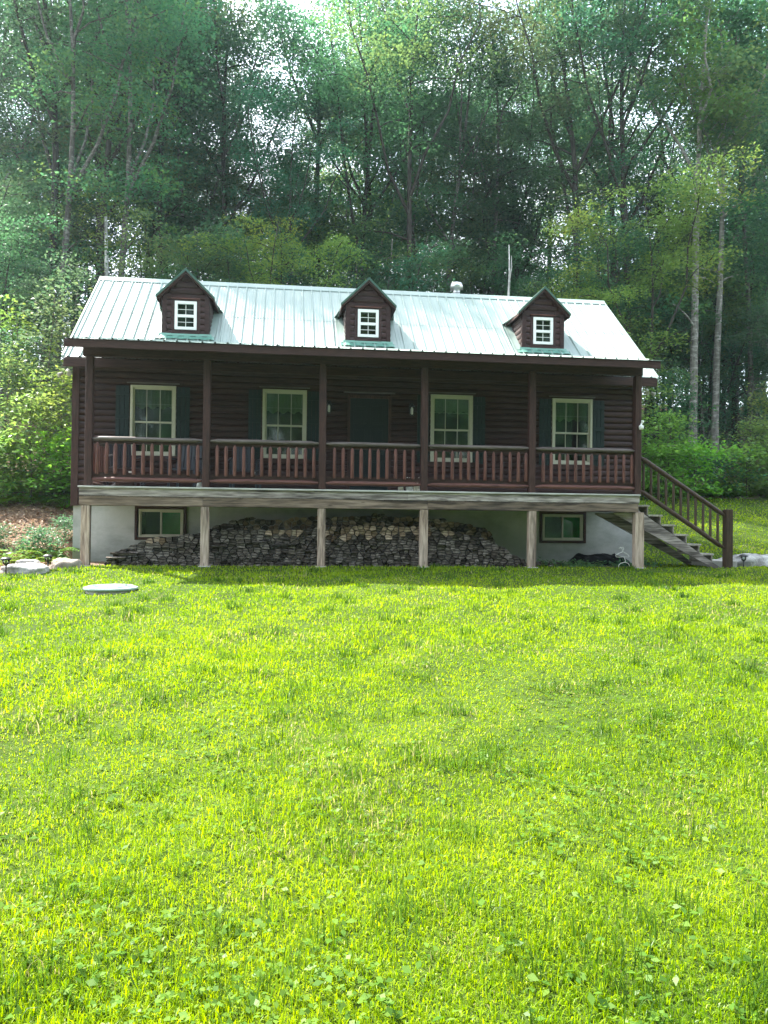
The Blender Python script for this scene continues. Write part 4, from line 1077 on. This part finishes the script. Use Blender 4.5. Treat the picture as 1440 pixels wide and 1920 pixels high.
# saplings and bushes on the banks left and right of the cabin
for k, nm, x, y, s, lab in [
    ('sap_c', 'sapling', -3.15, 8.6, 1.0, 'tall sapling by the left roof corner'), ('sap_a', 'sapling', -4.6, 10.2, 1.05, 'tall sapling at the left edge, above the bushes'),
    ('sap_b', 'sapling', -2.3, 7.2, .95, 'bushy sapling touching the left wing of the roof'), ('sap_a', 'sapling', -3.9, 7.4, .8, 'sapling with pale leaves midway up the left bank'),
    ('sap_b', 'sapling', -2.75, 6.0, .8, 'low sapling above the leaf litter left of the cabin'), ('bush_a', 'bush', -1.75, 6.2, 1.0, 'low leafy bush against the left corner of the cabin'),
    ('bush_a', 'bush', -3.6, 6.0, 1.0, 'fern green bush at the left edge above the leaf litter'), ('bush_b', 'bush', -4.3, 6.3, 1.2, 'broad bush at the left edge of the bank'),
    ('sap_b', 'sapling', -1.6, 8.6, 1.0, 'sapling close behind the left wall of the cabin'), ('sap_c', 'sapling', -5.4, 9.0, .9, 'tall dark sapling at the far left edge'),
    ('sap_a', 'sapling', 14.9, 11.7, .95, 'sapling next to the right porch post'), ('sap_b', 'sapling', 16.2, 11.6, .85, 'bright sapling above the top of the stair rail'),
    ('bush_a', 'bush', 17.2, 11.3, 1.1, 'bright bush above the middle of the stair rail'), ('sap_b', 'sapling', 17.4, 11.2, .9, 'sapling left of the two grey trunks'),
    ('bush_a', 'bush', 18.4, 11.1, 1.15, 'bush at the foot of the left grey trunk'), ('bush_b', 'bush', 19.6, 12.0, 1.1, 'low bush between the two grey trunks'),
    ('sap_a', 'sapling', 22.6, 13.0, .85, 'bright sapling right of the two grey trunks'), ('sap_b', 'sapling', 21.3, 12.4, .85, 'sapling at the foot of the right grey trunk'),
    ('bush_a', 'bush', 20.7, 11.6, 1.1, 'bright bush at the lawn edge right of the grey trunks'), ('bush_a', 'bush', 22.3, 11.5, 1.3, 'bright bush at the right edge of the lawn'),
    ('sap_c', 'sapling', 24.3, 13.4, .85, 'tall sapling at the right edge'), ('sap_a', 'sapling', 16.2, 12.6, 1.15, 'tall sapling below the right roof corner'),
    ('sap_c', 'sapling', 18.8, 13.4, .85, 'dark sapling behind the left grey trunk'),
    ('bush_b', 'bush', -2.2, 2.2, .34, 'low dark bush below the leaf litter left of the foundation'), ('bush_b', 'bush', -1.25, 1.75, .38, 'low bush touching the left corner of the white foundation'),
    ('bush_a', 'bush', -3.25, 1.9, .3, 'small bush behind the pale grey rock'), ('bush_b', 'bush', -1.0, 2.7, .36, 'small dark bush tucked beside the white foundation side'),
    ('bush_b', 'bush', -4.1, 1.5, .3, 'small bush at the left edge behind the path light'),
]: plant(k, nm, x, y, lab, 'bush' if nm == 'bush' else 'sapling', 'saplings and bushes beside the cabin', s)

# ------------------------------------------------------------------ ground cover
def fern_mesh(spots, rg, size=(.45, .8)):
    Vs = []
    for x, y in spots:
        z = float(H(x, y)); a0 = rg.uniform(0, 6.28); nf = rg.integers(6, 10)
        for f in range(nf):
            a = a0 + f * 6.28 / nf + rg.uniform(-.3, .3); L = rg.uniform(*size); up = rg.uniform(.5, 1.1); d = np.array([math.cos(a), math.sin(a), 0]); s = np.array([-math.sin(a), math.cos(a), 0])
            k = 13; t = np.linspace(.12, 1, k); P = np.array([x, y, z])[None] + d[None] * (L * t)[:, None]; P[:, 2] += L * (up * t - .75 * t ** 2)
            w = L * .24 * np.sin(np.pi * np.clip(t * .9 + .1, 0, 1)) ** .8 + .01
            for sg in (-1, 1):
                tip = P + s[None] * (sg * w)[:, None] + d[None] * .03; tip[:, 2] -= .02; h = L * .032
                Vs.append(np.stack([P - d * h, P + (tip - P) * .5 - d * h * 1.1, tip, P + (tip - P) * .5 + d * h * 1.1], 1).reshape(-1, 3))
    Vv = np.concatenate(Vs); return Vv, np.arange(len(Vv)).reshape(-1, 4)
rg = np.random.default_rng(90); spots = []
for i in range(150): x = rg.uniform(13.3, 28); spots.append((x, float(lawn_edge(x)) + abs(rg.normal(0, 1.3)) + .15))
for i in range(95):
    x = rg.uniform(-6.5, -.9); y = rg.uniform(5.4, 8.8)
    spots.append((x, y))
for i in range(36): spots.append((rg.uniform(-6, -.9), rg.uniform(.7, 1.9)))
for i in range(120):
    y = rg.uniform(9, 22); spots.append((rg.uniform(-8, 27), max(y, 12.5)))
Vv, F = fern_mesh(spots, rg); tag(link('fern_undergrowth', np_mesh('ferns', Vv, F, mats=[M['fern']])), kind='stuff')
# low leafy weeds on the forest floor
pts = []
for i in range(900):
    y = rg.uniform(11, 34); D = y + 14.85; x = rg.uniform(3.87 - .42 * D, 3.87 + .68 * D)
    if y < lawn_edge(x) + .3 and x > 11: continue
    if -1 < x < 12.2 and y < 9: continue
    pts.append(cluster_pts((x, y, float(H(x, y)) + rg.uniform(.15, .6)), rg.uniform(.3, .8), int(rg.integers(18, 46)), rg, .2, .3))
for i in range(130):
    x = rg.uniform(-6.5, -.75); y = rg.choice([rg.uniform(.5, 2.3), rg.uniform(5.6, 9)])
    pts.append(cluster_pts((x, y, float(H(x, y)) + rg.uniform(.05, .32)), rg.uniform(.2, .45), int(rg.integers(20, 50)), rg, .25, .3))
for i in range(60):
    x = rg.uniform(9.0, 11.6); y = rg.uniform(.25, .8); pts.append(cluster_pts((x, y, float(H(x, y)) + rg.uniform(.03, .10)), .12, 14, rg, .3, .3) )
Vv, F = leaves(np.concatenate(pts), .085, rg); tag(link('undergrowth', np_mesh('weeds', Vv, F, mats=[M['leaf']])), kind='stuff')
# dead leaves on the left bank and on the forest floor
n = 9000; x = np.concatenate([rg.uniform(-7, -.7, n), rg.uniform(-12, 28, 7000)]); y = np.concatenate([rg.uniform(.3, 7, n), rg.uniform(8, 26, 7000)])
ok = y > lawn_edge(x) + .1; x, y = x[ok], y[ok]
Vv, F = leaves(np.stack([x, y, H(x, y) + .015 + rg.uniform(0, .03, len(x))], 1), .085, rg, .35, .6); tag(link('leaf_litter', np_mesh('litter', Vv, F, mats=[M['litter']])), kind='stuff')

# ------------------------------------------------------------------ lawn grass
CX, CY = 3.870, -14.906
def pnoise(x, y, s, seed):
    r = np.random.default_rng(seed); out = 0
    for k in range(6):
        a = r.uniform(0, 6.28); f = s * r.uniform(.6, 1.7); out = out + np.sin((x * math.cos(a) + y * math.sin(a)) * f + r.uniform(0, 6.28))
    return out / 6
def grass_blades(x, y, d, rg, length, lean, wmul=1.0, curl=1.0):
    n = len(x); z = H(x, y) - .005; L = length; w = np.maximum(.0036, d * .0010) * wmul * rg.uniform(.7, 1.35, n)
    a = rg.uniform(0, 6.28, n); f = np.stack([np.cos(a), np.sin(a)], 1); b = rg.uniform(0, 6.28, n) ; s = np.stack([-np.sin(b), np.cos(b)], 1) * .5 + np.stack([-f[:, 1], f[:, 0]], 1) * .6
    s /= np.linalg.norm(s, axis=1)[:, None]
    l1 = np.abs(rg.normal(0, lean, n)); P = np.stack([x, y, z], 1)
    up1 = np.cos(l1 * .6) * L * .55; o1 = np.sin(l1 * .6) * L * .55; l2 = np.minimum(l1 * 1.5 * curl + .15, 1.9); up2 = np.cos(l2) * L * .5; o2 = np.sin(l2) * L * .5
    m = P + np.concatenate([f * o1[:, None], up1[:, None]], 1); t = m + np.concatenate([f * o2[:, None], up2[:, None]], 1)
    S = np.concatenate([s * (w * .5)[:, None], np.zeros((n, 1))], 1)
    V = np.stack([P - S, P + S, m + S * .85, m - S * .85, t], 1).reshape(-1, 3); i = np.arange(n) * 5
    return V, np.stack([i, i + 1, i + 2, i + 3], 1), np.stack([i + 3, i + 2, i + 4], 1)
def lawn_points(n, a0, a1, d0, d1, rg):
    d = d0 * np.exp(rg.uniform(0, 1, n) * math.log(d1 / d0)); a = rg.uniform(a0, a1, n) + .124
    x = CX + d * np.sin(a); y = CY + d * np.cos(a); e = lawn_edge(x) + .12 * pnoise(x, y, 4, 3)
    ok = (y < e - .05) & ~((x > 12.7) & (x < 13.4) & (y > .33) & (y < 1.1)) & (np.hypot(x - 1.3, y + 3.2) > .38)
    ok &= ~((x > -.65) & (x < 8.9) & (y > .12) & (rg.uniform(0, 1, n) < .8))
    return x[ok], y[ok], d[ok]
rg = np.random.default_rng(101); Vs = []; F4 = []; F3 = []; o = 0
for n, a0, a1, d0, d1 in ((360000, -.56, .60, 1.7, 31), (50000, -1.1, -.56, 2, 24), (50000, .6, 1.1, 2, 24)):
    x, y, d = lawn_points(n, a0, a1, d0, d1, rg)
    p = pnoise(x, y, 1.3, 5) + .6 * pnoise(x, y, 5, 6)
    L = (.038 + .022 * p + .0007 * d) * rg.uniform(.6, 1.35, len(x)); L = np.clip(L, .022, .2)
    v, a, c = grass_blades(x, y, d, rg, L, 1.15, 1.15); Vs.append(v); F4.append(a + o); F3.append(c + o); o += len(v)
tag(link('lawn_grass', np_mesh('lawn_grass', np.concatenate(Vs), np.concatenate(F4), np.concatenate(F3), [M['grass']])), kind='stuff')
# taller tufts
M['tuft'] = grass_mat('tuft_blade', (.035, .085, .010), (.06, .135, .014), (.11, .19, .02), (.28, .26, .12))
x, y, d = lawn_points(340, -.6, .64, 2.1, 20, rg); k = 42; X = np.repeat(x, k) + rg.normal(0, .055, len(x) * k); Y_ = np.repeat(y, k) + rg.normal(0, .055, len(x) * k); Dd = np.repeat(d, k)
v, a, c = grass_blades(X, Y_, Dd, rg, rg.uniform(.05, .12, len(X)), .5, 1.1)
tag(link('grass_tufts', np_mesh('grass_tufts', v, a, c, [M['tuft']])), kind='stuff')
# clover and broad leaves low in the grass
x, y, d = lawn_points(5000, -.6, .64, 1.7, 9, rg); keep = pnoise(x, y, 1.7, 9) + .5 * pnoise(x, y, 4, 10) > .05; x, y, d = x[keep], y[keep], d[keep]
C = []
for q in range(3):
    th = rg.uniform(0, 6.28, len(x)) * 0 + q * 2.09 + x * 50; C.append(np.stack([x + .009 * np.cos(th), y + .009 * np.sin(th), H(x, y) + .035 + .02 * np.sin(x * 91)], 1))
v1, f1 = leaves(np.concatenate(C), .019, rg, .35, .95)
x, y, d = lawn_points(500, -.6, .64, 1.7, 8, rg); C = []
for q in range(4):
    th = q * 1.57 + x * 37; C.append(np.stack([x + .028 * np.cos(th), y + .028 * np.sin(th), H(x, y) + .028 + .012 * np.sin(x * 71 + q)], 1))
v2, f2 = leaves(np.concatenate(C), .036, rg, .4, .6)
tag(link('clover', np_mesh('clover', np.concatenate([v1, v2]), np.concatenate([f1, f2 + len(v1)]), mats=[M['clover']])), kind='stuff')
# far woods across the lawn, mirrored in the porch windows
rg = np.random.default_rng(120); pts = []
for i in range(3200):
    x = rg.uniform(-26, 64); y = -40 + rg.uniform(-6, 6); pts.append(cluster_pts((x, y, rg.uniform(0, 29) * (.8 + .2 * math.sin(x * .7)) - 2), rg.uniform(1.2, 2.6), 60, rg, .4, .3))
Vv, F = leaves(np.concatenate(pts), .6, rg, .8); tag(link('far_woods', np_mesh('far_woods', Vv, F, mats=[M['leaf']])), kind='stuff')

# thin summer haze
hz = NT('haze_air'); pv = hz.n('ShaderNodeVolumePrincipled', inp={'Color': (.68, .90, 1, 1), 'Density': .0003, 'Anisotropy': .5}).outputs[0]
hz.t.links.new(pv, hz.out.inputs['Volume'])
b = MB(); b.box(-330, 340, -300, 420, -8, 46); tag(b.build('haze', hz.mat), kind='stuff')

# ------------------------------------------------------------------ camera, sun and sky
yaw, pit, rol = -0.12436, 0.01383, 0.01090
F_ = Vector((-math.sin(yaw) * math.cos(pit), math.cos(yaw) * math.cos(pit), math.sin(pit)))
R_ = Vector((math.cos(yaw), math.sin(yaw), 0)); U_ = R_.cross(F_)
R2 = R_ * math.cos(rol) + U_ * math.sin(rol); U2 = U_ * math.cos(rol) - R_ * math.sin(rol)
cam = bpy.data.cameras.new('camera'); co = bpy.data.objects.new('camera', cam); COL.objects.link(co)
co.matrix_world = Matrix(((R2.x, U2.x, -F_.x, CX), (R2.y, U2.y, -F_.y, CY), (R2.z, U2.z, -F_.z, -0.631), (0, 0, 0, 1)))
cam.sensor_fit = 'VERTICAL'; cam.sensor_height = 36; cam.lens = 27; cam.clip_end = 2000; cam.clip_start = .05
SC.camera = co
EL, AZ = math.radians(52), math.atan2(-.70, .714)
sd = Vector((math.sin(AZ) * math.cos(EL), math.cos(AZ) * math.cos(EL), math.sin(EL)))
s = bpy.data.lights.new('sun', 'SUN'); s.energy = 5.0; s.angle = math.radians(.55); s.color = (1, .95, .86)
so = bpy.data.objects.new('sun', s); COL.objects.link(so); so.rotation_euler = sd.to_track_quat('Z', 'Y').to_euler(); so.location = (0, 0, 60)
w = bpy.data.worlds.new('World'); SC.world = w; w.use_nodes = True; t = w.node_tree; t.nodes.clear()
sky = t.nodes.new('ShaderNodeTexSky'); sky.sky_type = 'NISHITA'; sky.sun_disc = False; sky.sun_elevation = EL; sky.sun_rotation = AZ; sky.dust_density = 1.5; sky.air_density = 1.3; sky.ozone_density = .6
tc = t.nodes.new('ShaderNodeTexCoord'); mp = t.nodes.new('ShaderNodeMapping'); mp.inputs['Scale'].default_value = (1, 1, 2.2); t.links.new(tc.outputs['Generated'], mp.inputs[0])
nz = t.nodes.new('ShaderNodeTexNoise'); nz.inputs['Scale'].default_value = 2.4; nz.inputs['Detail'].default_value = 7; nz.inputs['Roughness'].default_value = .6; t.links.new(mp.outputs[0], nz.inputs['Vector'])
rp = t.nodes.new('ShaderNodeMapRange'); rp.inputs[1].default_value = .36; rp.inputs[2].default_value = .60; t.links.new(nz.outputs['Fac'], rp.inputs[0])
mx = t.nodes.new('ShaderNodeMix'); mx.data_type = 'RGBA'; t.links.new(rp.outputs[0], mx.inputs[0]); t.links.new(sky.outputs[0], mx.inputs[6]); mx.inputs[7].default_value = (5.2, 5.6, 6.0, 1)
bg = t.nodes.new('ShaderNodeBackground'); bg.inputs[1].default_value = .15; t.links.new(mx.outputs[2], bg.inputs[0])
ow = t.nodes.new('ShaderNodeOutputWorld'); t.links.new(bg.outputs[0], ow.inputs[0])
vs_ = SC.view_settings; SC.display_settings.display_device = 'sRGB'; vs_.view_transform = 'Standard'; vs_.look = 'None'; vs_.gamma = 1; vs_.exposure = EXPOSURE
SC.cycles.use_denoising = True
SC.cycles.volume_bounces = 0; SC.cycles.max_bounces = 8; SC.cycles.diffuse_bounces = 3; SC.cycles.transmission_bounces = 6; SC.cycles.transparent_max_bounces = 8; SC.cycles.sample_clamp_indirect = 6
